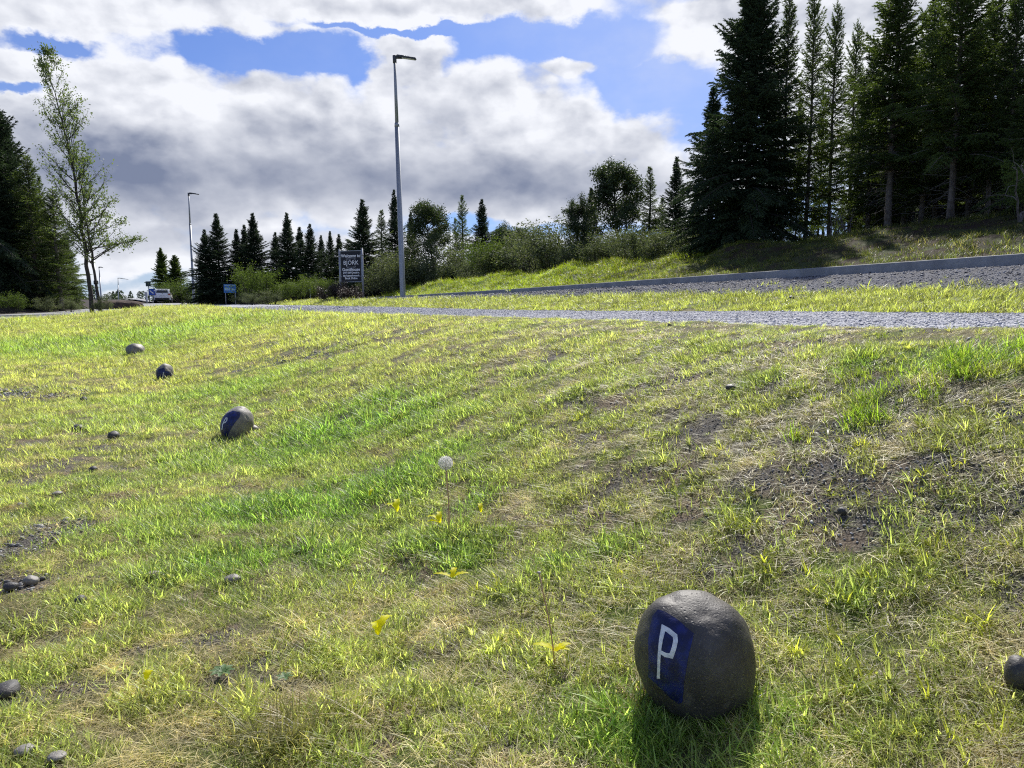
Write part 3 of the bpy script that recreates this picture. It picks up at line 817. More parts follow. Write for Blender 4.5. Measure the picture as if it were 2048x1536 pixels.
reg_leafy('bush3', BIRCH, BARKD, 2.2, f_bush(1.0, 2.1, 14), 13, 4, .12, .05)
reg_leafy('heath', HEATH, BARKD, 1.4, f_bush(1.4, 1.2, 20), 14, 3, .08, .04)
def f_birch(g, segs, tips):
    ts = []; p = np.array([0, 0, 0.]); d = np.array([0, 0, 1.]); H = 8.
    for q in range(12):
        d = nrm(d+g.normal(0, .05, 3)); nx = p+d*H/12; ts.append([*p, *nx, .10*(1-q/12.5), .10*(1-(q+1)/12.5)]); p = nx
        if q >= 1:
            for _ in range(4):
                az = g.uniform(0, 6.28); f = q/12
                branching(g, p, (math.cos(az), math.sin(az), .7), (2.3*(1-f)+.5)*g.uniform(.7, 1.1), .03*(1-f)+.01, 1, segs, tips, .15, 4, 3, .5, .08, .5, 1)
    return ts
reg_leafy('birch', BIRCH, BARKD, 8., f_birch, 15, 9, .2, .085)
def f_pine(g, segs, tips):
    ts = []; p = np.array([0, 0, 0.]); d = np.array([0, 0, 1.]); H = 6.4
    for q in range(10):
        d = nrm(d+g.normal(0, .07, 3)); nx = p+d*H/10; ts.append([*p, *nx, .12*(1-q/11), .12*(1-(q+1)/11)]); p = nx
        if q >= 3:
            for _ in range(5):
                az = g.uniform(0, 6.28); f = q/10
                branching(g, p, (math.cos(az), math.sin(az), .25+.5*f), (1.9*math.sqrt(max(1-f*f, 0))+.35)*g.uniform(.6, 1.1), .045, 1, segs, tips, .2, 4, 2, .5, .12, .45, 0)
    return ts
reg_leafy('pine', PINE_M, BARKD, 7., f_pine, 16, 26, .17, .075)
reg_leafy('pine2', PINE_M, BARKD, 7., f_pine, 26, 22, .19, .075)

reg_spruce('larch', BIRCH, BARKD, seed=12, Rb=2.4, low=.03, gap=.26, per=7, shape=.8, dens=60, irr=.4, ln=.14, wd=.06)
# ---- right-hand spruce wood
GW = 'spruce trees of the dark wood on the right'
def wood(items):
    for (key, px, topy, s_, w, label) in items:
        k = .928*(px-1024)/F_PX*math.cos(PITCH)+.371; t_ = s_/k
        b = spot(px, t_)
        h = (EYE+ (600-.006*(px-1024)-topy)/F_PX*t_*1.02)-b[2]
        plant(key, 'spruce_tree', label, 'spruce tree', b, h, w, GW)
wood([
 ('dense1', 1492, -15, 14.6, 1.0, 'broad dense dark spruce at the left end of the right wood, boughs to the ground'),
 ('tall1', 1560, 28, 15.4, .68, 'slim tall spruce standing just right of the broad dense dark one'),
 ('tall1', 1608, 26, 16.0, .68, 'slim spruce with bare lower stem and sky showing on both sides'),
 ('tall1', 1652, 52, 16.8, .68, 'narrow spruce in the gap between slim stems and the thick stand'),
 ('tall1', 1692, 86, 18.5, .68, 'shortest narrow spruce beside the gap in the right wood'),
 ('tall3', 1768, -40, 15.6, 1.0, 'tall spruce with long side boughs reaching above the frame'),
 ('tall2', 1835, 26, 17.0, .95, 'pointed spruce rising between two taller ones'),
 ('tall3', 1893, -75, 15.4, .95, 'thick tall spruce with pale bare lower trunk above the bank'),
 ('tall2', 1965, 0, 16.4, .85, 'slender spruce, left one of the close pair near the right edge'),
 ('tall2', 2006, -8, 15.8, .85, 'slender spruce, right one of the close pair near the right edge'),
 ('skirt', 2062, 110, 14.6, 1.0, 'bushy green spruce cut by the right edge of the view'),
 ('dense2', 1420, 195, 14.9, 1.15, 'lower spreading dark spruce leaning on the left flank of the wood'),
])
# trees further inside the same wood
ins = [(1535,190,18.5,'tall1'),(1588,200,20,'tall1'),(1632,190,21,'tall1'),(1706,160,20.5,'tall1'),(1730,120,18.0,'tall2'),(1745,250,22,'dense2'),(1800,120,18.6,'tall3'),(1810,260,23,'dense2'),
       (1860,90,18.2,'tall2'),(1875,240,21.5,'dense3'),(1925,80,18.0,'tall3'),(1945,200,20.5,'dense2'),(1990,110,18.6,'tall2'),(2015,210,20,'dense3'),(2050,90,17.8,'tall3'),(1575,400,23,'thin'),
       (1680,370,24,'thin'),(1620,420,25.5,'dense2'),(2095,60,16.2,'tall3'),(2160,40,15.6,'tall2'),(1780,300,26,'dense3'),(1900,280,25,'dense3'),(1980,260,24.5,'dense2'),(2130,150,18.5,'dense3'),(2220,60,15,'tall3'),(2300,60,14.6,'tall2')]
for q_ in range(34):
    ins.append((1560+q_*21+(q_*37) % 23, 255+(q_*53) % 140 if q_ > 8 else 470, 19.5+(q_*29) % 10, ('dense2', 'dense3', 'skirt', 'dense1')[q_ % 4]))
for (px, ty, s_, key) in ins:
    k = .928*(px-1024)/F_PX+.371; t_ = s_/k; b = spot(px, t_)
    h = (EYE+(600-ty)/F_PX*t_)-b[2]
    plant(key, 'spruce_tree', 'dark spruce half hidden deep inside the wood on the right', 'spruce tree', b, max(h, 2.2 if px < 1720 else 3.5), .5 if px < 1720 else 1.0, 'spruces deep inside the right wood')

# ---- trees across the middle
GM = 'trees on the skyline beyond the bank'
def mid(items, group=GM, wmul=1.35):
    for (key, name, cat, px, topy, t_, w, label) in items:
        b = spot(px, t_); h = (EYE+(600-.006*(px-1024)-topy)/F_PX*t_)-b[2]
        plant(key, name, label, cat, b, h, w*(wmul if cat == 'spruce tree' else 1), group)
S, ST = 'spruce_tree', 'spruce tree'
mid([
 ('dense2', S, ST, 1347, 320, 34, .75, 'pointed spruce standing alone just left of the right wood'),
 ('dense3', S, ST, 1385, 400, 33, .9, 'short dark spruce in front of the left flank of the right wood'),
 ('thin', S, ST, 1296, 340, 36, .95, 'open spruce between the big round pine and the pointed spruce'),
 ('pine', 'pine_tree', 'pine tree', 1240, 350, 37, 1.15, 'biggest round-topped dark pine, left of the right wood'),
 ('dense2', S, ST, 1184, 380, 42, .8, 'narrow dark spruce behind the small pine with a bare trunk'),
 ('pine2', 'pine_tree', 'pine tree', 1152, 415, 35, .9, 'small pine with bare lower trunk rising from the moss bank'),
 ('thin', S, ST, 1320, 400, 40, 1.0, 'thin spruce partly hidden behind the pointed spruce'),
 ('dense2', S, ST, 966, 402, 56, .85, 'dark spruce, right one of the pair right of the lamp post'),
 ('thin', S, ST, 930, 396, 58, .8, 'airy spruce, left one of the pair right of the lamp post'),
 ('thin', S, ST, 912, 440, 60, .7, 'small airy spruce left of the airy pair member'),
 ('pine', 'pine_tree', 'pine tree', 872, 420, 52, 1.1, 'round-crowned pine between the lamp post and the airy spruces'),
 ('dense2', S, ST, 825, 426, 56, .7, 'small dark spruce just right of the tall lamp post'),
 ('dense2', S, ST, 793, 384, 62, .6, 'slim dark spruce directly behind the tall lamp post'),
 ('thin', S, ST, 770, 424, 60, .95, 'airy spruce just left of the tall lamp post'),
 ('dense3', S, ST, 732, 404, 52, .85, 'large dark spruce behind the guesthouse sign'),
 ('thin', S, ST, 700, 480, 62, 1.2, 'low spruce peeping over the top of the guesthouse sign'),
 ('dense2', S, ST, 682, 470, 76, .8, 'small distant spruce, right of three left of the guesthouse sign'),
 ('dense2', S, ST, 664, 464, 78, .7, 'small distant spruce, middle of three left of the guesthouse sign'),
 ('dense2', S, ST, 646, 472, 76, .8, 'small distant spruce, left of three left of the guesthouse sign'),
 ('dense2', S, ST, 625, 450, 72, .9, 'dark spruce at the right end of the left dark clump'),
 ('dense2', S, ST, 606, 456, 74, .9, 'dark spruce second from the right of the left dark clump'),
 ('dense3', S, ST, 580, 430, 70, .75, 'tallest spruce of the clump left of the small far spruces'),
 ('dense2', S, ST, 556, 466, 72, .9, 'shorter spruce on the left of its tallest clump neighbour'),
 ('dense3', S, ST, 514, 430, 72, .8, 'tall spruce above the bright green birch bush'),
 ('dense2', S, ST, 495, 452, 74, .8, 'spruce squeezed left of the one above the birch bush'),
 ('dense2', S, ST, 478, 460, 73, .85, 'low spruce behind the blue information board'),
 ('dense2', S, ST, 444, 430, 72, .95, 'tall spruce between the far lamp post and the blue board'),
 ('dense3', S, ST, 414, 462, 72, .85, 'broad spruce right beside the far lamp post'),
 ('larch', 'larch_tree', 'larch tree', 354, 512, 92, 1.35, 'bright green conical tree right of the parked white car'),
 ('larch', 'larch_tree', 'larch tree', 328, 498, 98, 1.0, 'narrower green conical tree behind the white car'),
])
for (px, ty, t_, key) in [(1010,466,80,'pine'),(1030,470,84,'pine2'),(1000,475,90,'pine'),(1050,480,86,'pine2')]:
    mid([(key, 'pine_tree', 'pine tree', px, ty, t_, 1.2, 'tiny round-headed pine on the far skyline right of the spruce pair')], 'tiny far pines')
# left group
mid([
 ('dense1', S, ST, 5, 172, 56, .85, 'tallest near-black spruce cut by the left edge of the view'),
 ('dense1', S, ST, -60, 120, 54, 1.0, 'large dark spruce mostly outside the left edge'),
 ('dense2', S, ST, 45, 300, 60, .75, 'dark spruce in front of the tallest one at left'),
 ('tall1', S, ST, 78, 322, 56, 1.3, 'narrow green spruce, left of the slim pair beside the poplar'),
 ('tall1', S, ST, 122, 385, 56, 1.4, 'narrow green spruce, right of the slim pair beside the poplar'),
 ('thin', S, ST, 100, 360, 60, 1.0, 'open spruce hidden between the slim pair'),
 ('skirt', S, ST, 142, 470, 60, 1.0, 'low spruce directly left of the poplar trunk'),
 ('skirt', S, ST, 60, 380, 63, 1.0, 'green spruce at the back of the left group'),
 ('dense3', S, ST, 20, 400, 63, 1.0, 'bushy dark spruce low in the left group'),
 ('dense2', S, ST, 110, 440, 64, 1.3, 'dark spruce filling the gap behind the slim left pair'),
 ('dense2', S, ST, 70, 400, 66, 1.4, 'dark spruce behind the narrow green left spruce'),
 ('dense1', S, ST, 30, 240, 62, 1.0, 'dark spruce just behind the tallest near-black one at left'),
], 'trees at the left edge beyond the street', 1.0)

# poplar with a forked trunk and sparse young leaves
def poplar():
    g = np.random.default_rng(77); b = spot(184, 50); H = 16.6
    o = empty('poplar_tree', 'tall thin-leaved poplar with twin trunks right of the left spruces', 'poplar tree', b)
    segs = []; tips = []; ts = []; 
    def stem(pts, r0, br, lo, Lf):
        pts = np.array(pts, float)
        zz = np.linspace(0, 1, 26); P = np.stack([np.interp(zz, np.linspace(0, 1, len(pts)), pts[:, k]) for k in range(3)], -1)
        P[1:-1, :2] += g.normal(0, .03, (24, 2))
        for q in range(25): ts.append([*P[q], *P[q+1], r0*(1-q/26), r0*(1-(q+1)/26)])
        for q in range(26):
            f = q/25
            if f < lo: continue
            for _ in range(br if f < .75 else max(br-2, 1)):
                az = g.uniform(0, 6.28); L = Lf(f)*g.uniform(.5, 1.2)
                branching(g, P[q], (math.cos(az), math.sin(az), .42+.8*f), L, .045*(1-f)+.012, 1, segs, tips, .10, 5, 2, .34, .09, .42, 0)
    stem([(0, 0, -.2), (-.15, 0, 4), (-.5, 0, 9), (-1.2, 0, 13), (-1.9, 0, H)], .15, 5, .24, lambda f: 2.2*(1-f)**.5+.5)
    stem([(.55, .1, -.2), (.3, .1, 2.5), (.05, .1, 5), (-.15, .1, 8), (-.3, .1, 10)], .11, 2, .3, lambda f: 2.0*(1-f)+.7)
    # long boughs to the right
    for z0, L in ((3.4, 2.8), (4.2, 3.1), (5.2, 2.8), (6.0, 2.2)):
        branching(g, (.1, 0, z0), (1, g.uniform(-.5, .5), .33), L*.8, .06, 2, segs, tips, .10, 6, 1, .3, .05, .4, 1)
    TV, TF = tubes_np(ts, 8); link('trunk', mesh_np('trunk', TV, TF, BARKD, True), o)
    V, F, bb = leaves(np.array(tips), g, 2, .13, .085)
    SV, SF = tubes_np(segs, 3)
    cm = mesh_np('crown', np.vstack([V, SV]), np.vstack([F, SF+len(V)]), POPLAR, False, dict(bv=np.concatenate([bb, np.zeros(len(SV))])))
    cm.materials.append(BARKD); mi = np.zeros(len(F)+len(SF), np.int32); mi[len(F):] = 1; cm.polygons.foreach_set('material_index', mi)
    link('crown', cm, o); print('poplar', len(F))
poplar()

# ---- bushes
GB = 'leafy bushes along the top of the bank'
def bush(items):
    for (key, px, t_, hpx, w, label) in items:
        b = spot(px, t_); h = hpx/F_PX*t_*.88
        plant(key, 'bush', label, 'bush', b, h*1.05, w, GB)
bl = []
g2 = np.random.default_rng(5)
xs_ = [775,800,830,862,895,925,955,985,1015,1045,1075,1105,1135,1170,1205,1240,1275,1310,1340]
for i, px in enumerate(xs_):
    s_ = 14.6+g2.uniform(-.6, 1.2); t_ = min(s_/(.928*(px-1024)/F_PX+.371), 50)
    hp = {1075: 100, 1105: 105, 1045: 95}.get(px, g2.uniform(52, 88))
    bl.append((['bush1', 'bush2', 'bush3', 'bush2', 'bush1'][i % 5] if px not in (1075, 1105) else 'bush1', px, t_, hp, g2.uniform(1.1, 1.6),
      'grey-green willow bush in the hedge between lamp post and right wood'))
for (px, hp) in [(790,60),(850,60),(910,66),(970,62),(1030,62),(1090,70),(1150,62),(1220,70),(1290,66),(1365,60),(1400,70),(1260,55),(1330,60)]:
    s_ = 17.5+g2.uniform(0, 2); t_ = min(s_/(.928*(px-1024)/F_PX+.371), 54)
    bl.append(('bush2', px, t_, hp+18, 1.7, 'willow bush in the back row of the hedge'))
bush(bl)
bush([('bush3', 517, 62, 76, 1.1, 'bright green upright birch bush right of the blue board'),
      ('bush3', 600, 58, 46, 1.5, 'rounded light green bush left of the dark heath shrub'),
      ('bush3', 640, 60, 50, 1.5, 'light green bush behind the dark heath shrub'),
      ('bush3', 575, 62, 42, 1.3, 'small light green bush in front of the tall clump'),
      ('bush1', 545, 56, 30, 1.8, 'low grey-green bush at the foot of the birch bush'),
      ('bush1', 490, 60, 26, 1.7, 'low willow bush under the blue board'),
      ('bush1', 505, 56, 24, 1.9, 'low willow bush nearest the road end'),
      ('bush2', 755, 48, 62, 1.2, 'willow bush just right of the guesthouse sign'),
      ('bush2', 720, 52, 56, 1.2, 'willow bush behind the guesthouse sign'),
      ('bush3', 370, 88, 46, 1.6, 'green bush left of the far lamp post'),
      ('bush1', 205, 50, 34, 1.1, 'pale leafy bush at the foot of the poplar'),
      ('bush1', 90, 52, 30, 1.5, 'pale low bush under the slim left spruces'),
      ('bush3', 25, 50, 40, 1.6, 'dark green bush at the lower left edge'),
      ('bush1', 140, 53, 26, 1.5, 'low bush left of the poplar trunk'),
      ('bush3', 2040, 13.5, 120, .8, 'light leafy bush at the right edge above the bank'),
      ])
b = spot(672, 44); plant('heath', 'heath_shrub', 'low dark brown heath shrub on the bank left of the guesthouse sign', 'shrub', b, 1.15, 1.2)
b = spot(705, 42); plant('heath', 'heath_shrub', 'smaller dark brown shrub seen under the guesthouse sign', 'shrub', b, .8, 1.2)

# brushwood and gnarled stems at the edge of the wood
def gnarl(px, t_, seed, h, label):
    g = np.random.default_rng(seed); segs = []; tips = []; b = spot(px, t_)
    o = empty('bare_shrub', label, 'shrub', b)
    for k in range(3): branching(g, (0, 0, -.05), (g.normal(0, .6), g.normal(0, .4), 1), h, .022, 1, segs, tips, .35, 5, 1, .6, .05, .6, 0)
    V, F = tubes_np(segs, 5); link('stems', mesh_np('stems', V, F, TWIG, True), o)
gnarl(1500, 21.5, 3, .9, 'pale bare branching stem at the foot of the broad dense spruce')
gnarl(1660, 19.5, 4, .7, 'pale crooked stems at the foot of the slim spruces')
gnarl(1690, 19.3, 6, .6, 'small pale crooked stem beneath the thick stand')
gnarl(2030, 13.2, 5, 1.1, 'pale bent bare twigs at the right edge above the bank')

# distant woodland all round the horizon
def far_wood():
    g = np.random.default_rng(31); V = []; F = []; B = []; base = 0
    for k in range(900):
        th = g.uniform(0, 2*math.pi) if k > 380 else R(g.uniform(-40, 40)); r = g.uniform(135, 420)
        x, y = r*math.sin(th), r*math.cos(th)
        if math.hypot(x, y) < 130: continue
        h = g.uniform(3.5, 7)*(r/220)**.35
        kx = 1024+F_PX*x/max(y, .1)
        if y > 0 and kx < 410: h *= .55
        w = h*g.uniform(.28, .5); n = 170; z0 = float(zs(x, y))
        con = g.uniform() < .5
        q = g.uniform(0, 1, n); rad = w*(1-q)**.8 if con else w*np.sqrt(np.clip(1-(2*q-1)**2, 0, 1))
        an = g.uniform(0, 6.28, n)
        c = np.stack([x+rad*np.cos(an)*g.uniform(.4, 1, n), y+rad*np.sin(an)*g.uniform(.4, 1, n), z0+h*(.03+q*.97)], -1)
        sz = h*.10; a = nrm(g.normal(size=(n, 3)))*sz; b_ = nrm(g.normal(size=(n, 3)))*sz
        V.append(np.stack([c-a, c+b_*.8, c+a], 1).reshape(-1, 3)); F.append(base+np.arange(3*n).reshape(-1, 3)); base += 3*n
        B.append(np.full(3*n, g.uniform()))
    o = link('distant_woodland', mesh_np('distant_woodland', np.vstack(V), np.vstack(F), FARW, False, dict(bv=np.concatenate(B))))
    tag(o, 'dark low woodland along the far horizon', 'woodland', None, 'stuff')
far_wood()

# ------------------------------------------------------------------ stones
def conform_patch(bvh, poly_px, inv, name, mat, parent, off, cell=5.0):
    """flat outline drawn on the stone: cut fine, laid on its surface"""
    bm = bmesh.new()
    fs = [bm.faces.new([bm.verts.new((x, -y, 0)) for x, y in q]) for q in poly_px]
    xs = [p[0] for q in poly_px for p in q]; ys = [-p[1] for q in poly_px for p in q]
    for k in np.arange(min(xs), max(xs), cell):
        bmesh.ops.bisect_plane(bm, geom=bm.verts[:]+bm.edges[:]+bm.faces[:], plane_co=(k+.01, 0, 0), plane_no=(1, 0, 0))
    for k in np.arange(min(ys), max(ys), cell):
        bmesh.ops.bisect_plane(bm, geom=bm.verts[:]+bm.edges[:]+bm.faces[:], plane_co=(0, k+.01, 0), plane_no=(0, 1, 0))
    bmesh.ops.triangulate(bm, faces=bm.faces[:])
    o = Vector((0, 0, EYE)); miss = []
    for v in bm.verts:
        d = Vector(ray(v.co.x, -v.co.y)); loc, nn, i, dist = bvh.ray_cast(o, d)
        if loc is None: miss.append(v); continue
        if nn.dot(d) > 0: nn = -nn
        v.co = inv @ (loc+nn*off)
    bmesh.ops.delete(bm, geom=miss, context='VERTS')
    bmesh.ops.recalc_face_normals(bm, faces=bm.faces[:])
    me = bpy.data.meshes.new(name); bm.to_mesh(me); bm.free(); me.materials.append(mat)
    me.polygons.foreach_set('use_smooth', np.ones(len(me.polygons), bool))
    return link(name, me, parent)
def ribbon(pts, w):
    """mitred quads along a brushed line"""
    pts = [Vector(p) for p in pts]; L = []; 
    for i, p in enumerate(pts):
        a = (pts[i]-pts[i-1]).normalized() if i else None; b = (pts[i+1]-pts[i]).normalized() if i < len(pts)-1 else None
        t = (a+b).normalized() if a and b else (a or b)
        n = Vector((-t.y, t.x)); wi = w[i] if isinstance(w, (list, tuple)) else w
        k = 1/max(n.dot(Vector((-(a or b).y, (a or b).x))), .6)
        L.append((p+n*wi/2*k, p-n*wi/2*k))
    return [[tuple(L[i][0]), tuple(L[i][1]), tuple(L[i+1][1]), tuple(L[i+1][0])] for i in range(len(L)-1)]
PB, tb, pb = newmat('blue_paint'); vb = objc(tb)
setp(tb, pb, tb.mix(tb.mr(tb.noise(vb, 30, 5), .4, .65), (.003, .007, .055), (.008, .018, .14)), .45); bump(tb, pb, tb.noise(vb, 160, 3), .4, .002)
PW, tw_, pw_ = newmat('white_paint'); vw = objc(tw_)
setp(tw_, pw_, tw_.mix(tw_.mr(tw_.noise(vw, 60, 4), .35, .6), (.62, .64, .66), (.86, .87, .88)), .55); bump(tw_, pw_, tw_.noise(vw, 120, 3), .5, .002)

def boulder(name, label, cat, c, ax, rotm, seed, mat, rough=.16, sub=5, group=None, knob=None, facets=True):
    V, F = rockverts(seed, sub, rough, .88 if sub == 5 else .7)
    if knob is not None:
        for d, h, w in knob:
            d = np.array(d)/np.linalg.norm(d); V = V*(1+h*np.exp(-((1-V@d/np.linalg.norm(V, axis=1))/w)))[:, None]
    V = V*(1+.012*(fbm(V[:, 0]*9+V[:, 2]*5, V[:, 1]*9+V[:, 2]*7, seed+3)-.5))[:, None]
    V = V*np.array(ax); V = V@np.array(rotm.to_3x3()).T
    o = link(name, mesh_np(name, V, F, mat, True), None, c); tag(o, label, cat, group)
    bpy.context.view_layer.update()
    bvh = BVHTree.FromPolygons([Vector(v)+Vector([float(q) for q in c]) for v in V], [tuple(f) for f in F.tolist()])
    return o, bvh
GR = 'rounded boulders marking the parking edge'
# nearest painted boulder
g1 = hit(1400, 1405)
D1 = g1[1]; cx, cz = (1390-1024)/F_PX, None
def at_px(px, py, dist):      # point on the line of sight at forward distance
    d = ray(px, py); return np.array([0, 0, EYE])+d*(dist/d[1])
c1 = at_px(1390, 1318, D1+.03)
rm = Matrix.Rotation(R(-16), 4, 'Y')@Matrix.Rotation(R(8), 4, 'Z')
pxm = D1*1.12/F_PX
b1, bv1 = boulder('painted_boulder', 'large dark boulder nearest the camera with a blue panel and white P', 'boulder', c1, (112*pxm, 112*pxm, 134*pxm), rm, 11, ROCKM, .13, 5, GR,
   knob=[((-.42, -.1, 1), .05, .03), ((.7, -.1, .6), .05, .12), ((.1, -.8, -.7), -.05, .1), ((-.12, -.1, 1), -.025, .006)])
inv1 = Matrix.Translation(Vector([-float(v) for v in c1]))
q = lambda X, Y: (1180+X/3.693, 1120+Y/3.693)
panel = [q(*p) for p in [(505,365),(560,385),(640,435),(768,545),(755,600),(725,720),(700,880),(683,1050),(655,1060),(590,1015),(500,925),(430,860),(436,740),(430,610),(445,490),(465,410)]]
conform_patch(bv1, [panel], inv1, 'painted_panel', PB, b1, .0012)
letter = ribbon([q(*p) for p in [(508,872),(512,760),(519,655),(527,590),(545,502),(580,520),(630,562),(634,600),(622,650),(602,708),(560,700),(526,680)]], [6.5,5.6,6.5,7.5,9.5,9.5,9.5,9,9,9.5,8,7])
conform_patch(bv1, letter, inv1, 'painted_letter', PW, b1, .0026, 2.5)

g2_ = hit(462, 872); D2 = g2_[1]
c2 = at_px(474, 850, D2+.02); pm = D2/F_PX*1.06
b2, bv2 = boulder('painted_boulder', 'grey egg-shaped boulder with blue band and white P, second from the camera', 'boulder', c2, (30*pm, 34*pm, 37*pm), Matrix.Rotation(R(24), 4, 'Y'), 23, ROCKG, .12, 5, GR)
inv2 = Matrix.Translation(Vector([-float(v) for v in c2]))
q2 = lambda X, Y: (180+X/4.655, 660+Y/4.655)
conform_patch(bv2, [[q2(*p) for p in [(1330,752),(1400,770),(1390,815),(1345,870),(1300,940),(1280,985),(1262,1035),(1212,1020),(1205,940),(1210,880),(1225,845),(1250,800),(1280,775)]]], inv2, 'painted_panel', PB, b2, .002, 3)
conform_patch(bv2, ribbon([q2(*p) for p in [(1232,930),(1240,880),(1255,845),(1270,820),(1280,822),(1278,845),(1262,862),(1248,868)]], 1.6), inv2, 'painted_letter', PW, b2, .005, 2)

g3 = hit(328, 758); D3 = g3[1]; c3 = at_px(329, 746, D3); pm = D3/F_PX*1.05
b3, bv3 = boulder('painted_boulder', 'dark painted boulder standing between the egg-shaped one and the farthest grey one', 'boulder', c3, (15*pm, 17*pm, 19*pm), Matrix.Rotation(R(8), 4, 'Y'), 31, ROCKG, .3, 4, GR)
inv3 = Matrix.Translation(Vector([-float(v) for v in c3]))
conform_patch(bv3, [[q2(*p) for p in [(640,365),(690,350),(700,380),(755,390),(750,450),(735,475),(660,490),(630,450),(622,400)]]], inv3, 'painted_panel', PB, b3, .004, 2)
conform_patch(bv3, ribbon([q2(*p) for p in [(672,480),(680,440),(684,395),(690,400)]], 1.2), inv3, 'painted_letter', PW, b3, .012, 2)
g4 = hit(272, 708); D4 = g4[1]; c4 = at_px(271, 702, D4); pm = D4/F_PX*1.05
boulder('boulder', 'plain light grey wedge-shaped boulder, farthest of the row', 'boulder', c4, (17*pm, 18*pm, 15*pm), Matrix.Rotation(R(-8), 4, 'Y'), 47, ROCKG, .3, 3, GR)
g5 = hit(508, 862); c5 = at_px(506, 858, D2+.12); pm = D2/F_PX
boulder('stone', 'small grey stone tucked behind the egg-shaped boulder', 'stone', c5, (12*pm, 12*pm, 9*pm), Matrix.Identity(4), 53, ROCKG, .25, 3)
for (px, py, wpx, hk, mat, label, sd) in [
    (227, 878, 22, .62, ROCKB, 'dark rounded stone in the grass, right one of the pair left of the egg boulder', 61),
    (157, 862, 20, .55, ROCKB, 'dark rounded stone in the grass, left one of the pair left of the egg boulder', 62),
    (168, 803, 13, .6, ROCKB, 'tiny dark stone up the lawn above the pair of dark stones', 63),
    (187, 943, 13, .6, ROCKB, 'small dark stone below the pair of dark stones', 64),
    (115, 992, 16, .4, ROCKG, 'small grey stone among the gravel at left', 65),
    (162, 1210, 19, .7, ROCKB, 'dark angular stone alone in dry grass at lower left', 66),
    (308, 1156, 28, .35, ROCKG, 'flat grey stone sunk in the grass, left of two', 67),
    (466, 1164, 30, .35, ROCKG, 'flat grey stone sunk in the grass, right of two', 68),
    (14, 1392, 44, .45, ROCKB, 'dark stone at the lower left edge of the view', 69),
    (62, 1170, 24, .6, ROCKG, 'pale stone at the edge of the gravel patch at left', 70),
    (22, 1182, 22, .6, ROCKB, 'dark stone at the left edge beside the gravel patch', 75),
    (2034, 1375, 46, 1.1, ROCKM, 'dark angular stone at the lower right edge of the view', 71),
    (1684, 1030, 16, .7, ROCKB, 'small dark stone in the bare stony patch on the slope', 72),
    (1582, 600, 12, .6, ROCKB, 'small dark stone on the grass strip beyond the path', 73),
    (1462, 782, 22, .5, ROCKB, 'brownish dark clod high on the slope', 74),
    (50, 1512, 30, .4, ROCKG, 'pale flat stone at the bottom left corner', 76),
    (115, 1525, 30, .4, ROCKG, 'pale flat stone second from the bottom left corner', 77),
    (100, 683, 9, .5, ROCKG, 'tiny pale stone far up the lawn at left', 78)]:
    gg = hit(px, py); pm = math.hypot(gg[0], gg[1])/F_PX; k = wpx*pm/2*1.1
    boulder('stone', label, 'stone', (gg[0], gg[1], gg[2]+k*hk*.6+.008), (k, k*.85, k*hk*1.15), Matrix.Rotation(rng.uniform(0, 6), 4, 'Z'), sd, mat, .3, 3)

# ------------------------------------------------------------------ weeds
def vec(*a): return np.array(a, float)
DSTEM = simple('dandelion_stalk', (.50, .34, .17), (.58, .30, .20), 30, .6, 0)
YLEAF = leafmat('yellowing_leaf', (.88, .86, .02), (.95, .93, .04), (1.15, 1.1, .6), .7, scale=20)
GLEAF = leafmat('rosette_leaf', (.08, .15, .05), (.13, .2, .08), (1.5, 1.6, .8), .3, scale=20)
STRAWM = leafmat('dry_straw', (.45, .40, .22), (.55, .5, .3), (1.2, 1.1, .9), .3, scale=10)
m_, t_, p_ = newmat('seed_fluff'); setp(t_, p_, (.93, .92, .90), .6)
tr_ = t_.n('ShaderNodeBsdfTranslucent'); tr_.inputs[0].default_value = (.97, .97, .95, 1); mx_ = t_.n('ShaderNodeMixShader'); mx_.inputs[0].default_value = .75
t_.L.new(p_.outputs[0], mx_.inputs[1]); t_.L.new(tr_.outputs[0], mx_.inputs[2]); t_.L.new(mx_.outputs[0], m_.node_tree.nodes['Material Output'].inputs[0]); FLUFF = m_
def leafblade(mb_V, mb_F, base, az, L, w, rise, g, teeth=True):
    """toothed dandelion leaf: arched strip with a midrib fold"""
    n = 9; b0 = len(mb_V); p = base.copy(); h = vec(math.cos(az), math.sin(az), 0); sd = vec(-math.sin(az), math.cos(az), 0)
    for q in range(n):
        u = q/(n-1); ww = w*math.sin(math.pi*min(u*.9+.08, 1))**.8*(1 if not teeth else (1.0 if q % 2 else .62)); el = rise*(1-1.5*u)
        mb_V += [p-sd*ww+vec(0, 0, ww*.35), p, p+sd*ww+vec(0, 0, ww*.35)]
        p = p+(h*math.cos(el)+vec(0, 0, math.sin(el)))*L/n
    for q in range(n-1):
        i = b0+3*q; mb_F += [(i, i+1, i+4, i+3), (i+1, i+2, i+5, i+4)]
def rosette(px, py, label, specs, mat, name='weed_leaves', cat='weed', lift=.02, group=None):
    b = hit(px, py); g = np.random.default_rng(int(px)); V = []; F = []
    for (az, L, w, rise) in specs: leafblade(V, F, vec(0, 0, lift+(.032 if mat is YLEAF else .012)), R(az), L*(1.5 if mat is YLEAF else 1.35), w*(1.7 if mat is YLEAF else 1.4), rise, g)
    o = link(name, mesh_np(name, np.array(V), np.array(F), mat, True), None, b); tag(o, label, cat, group); return o
GY = 'yellow dandelion leaves in the turf'
rosette(757, 1305, 'bright yellow upright leaf in the turf at lower centre', [(60, .075, .012, 1.35), (120, .05, .011, 1.4)], YLEAF, lift=.03, group=GY)
rosette(795, 1048, 'pair of yellow-green leaves left of the dandelion clock', [(150, .065, .011, 1.2), (100, .085, .011, 1.35)], YLEAF, lift=.03, group=GY)
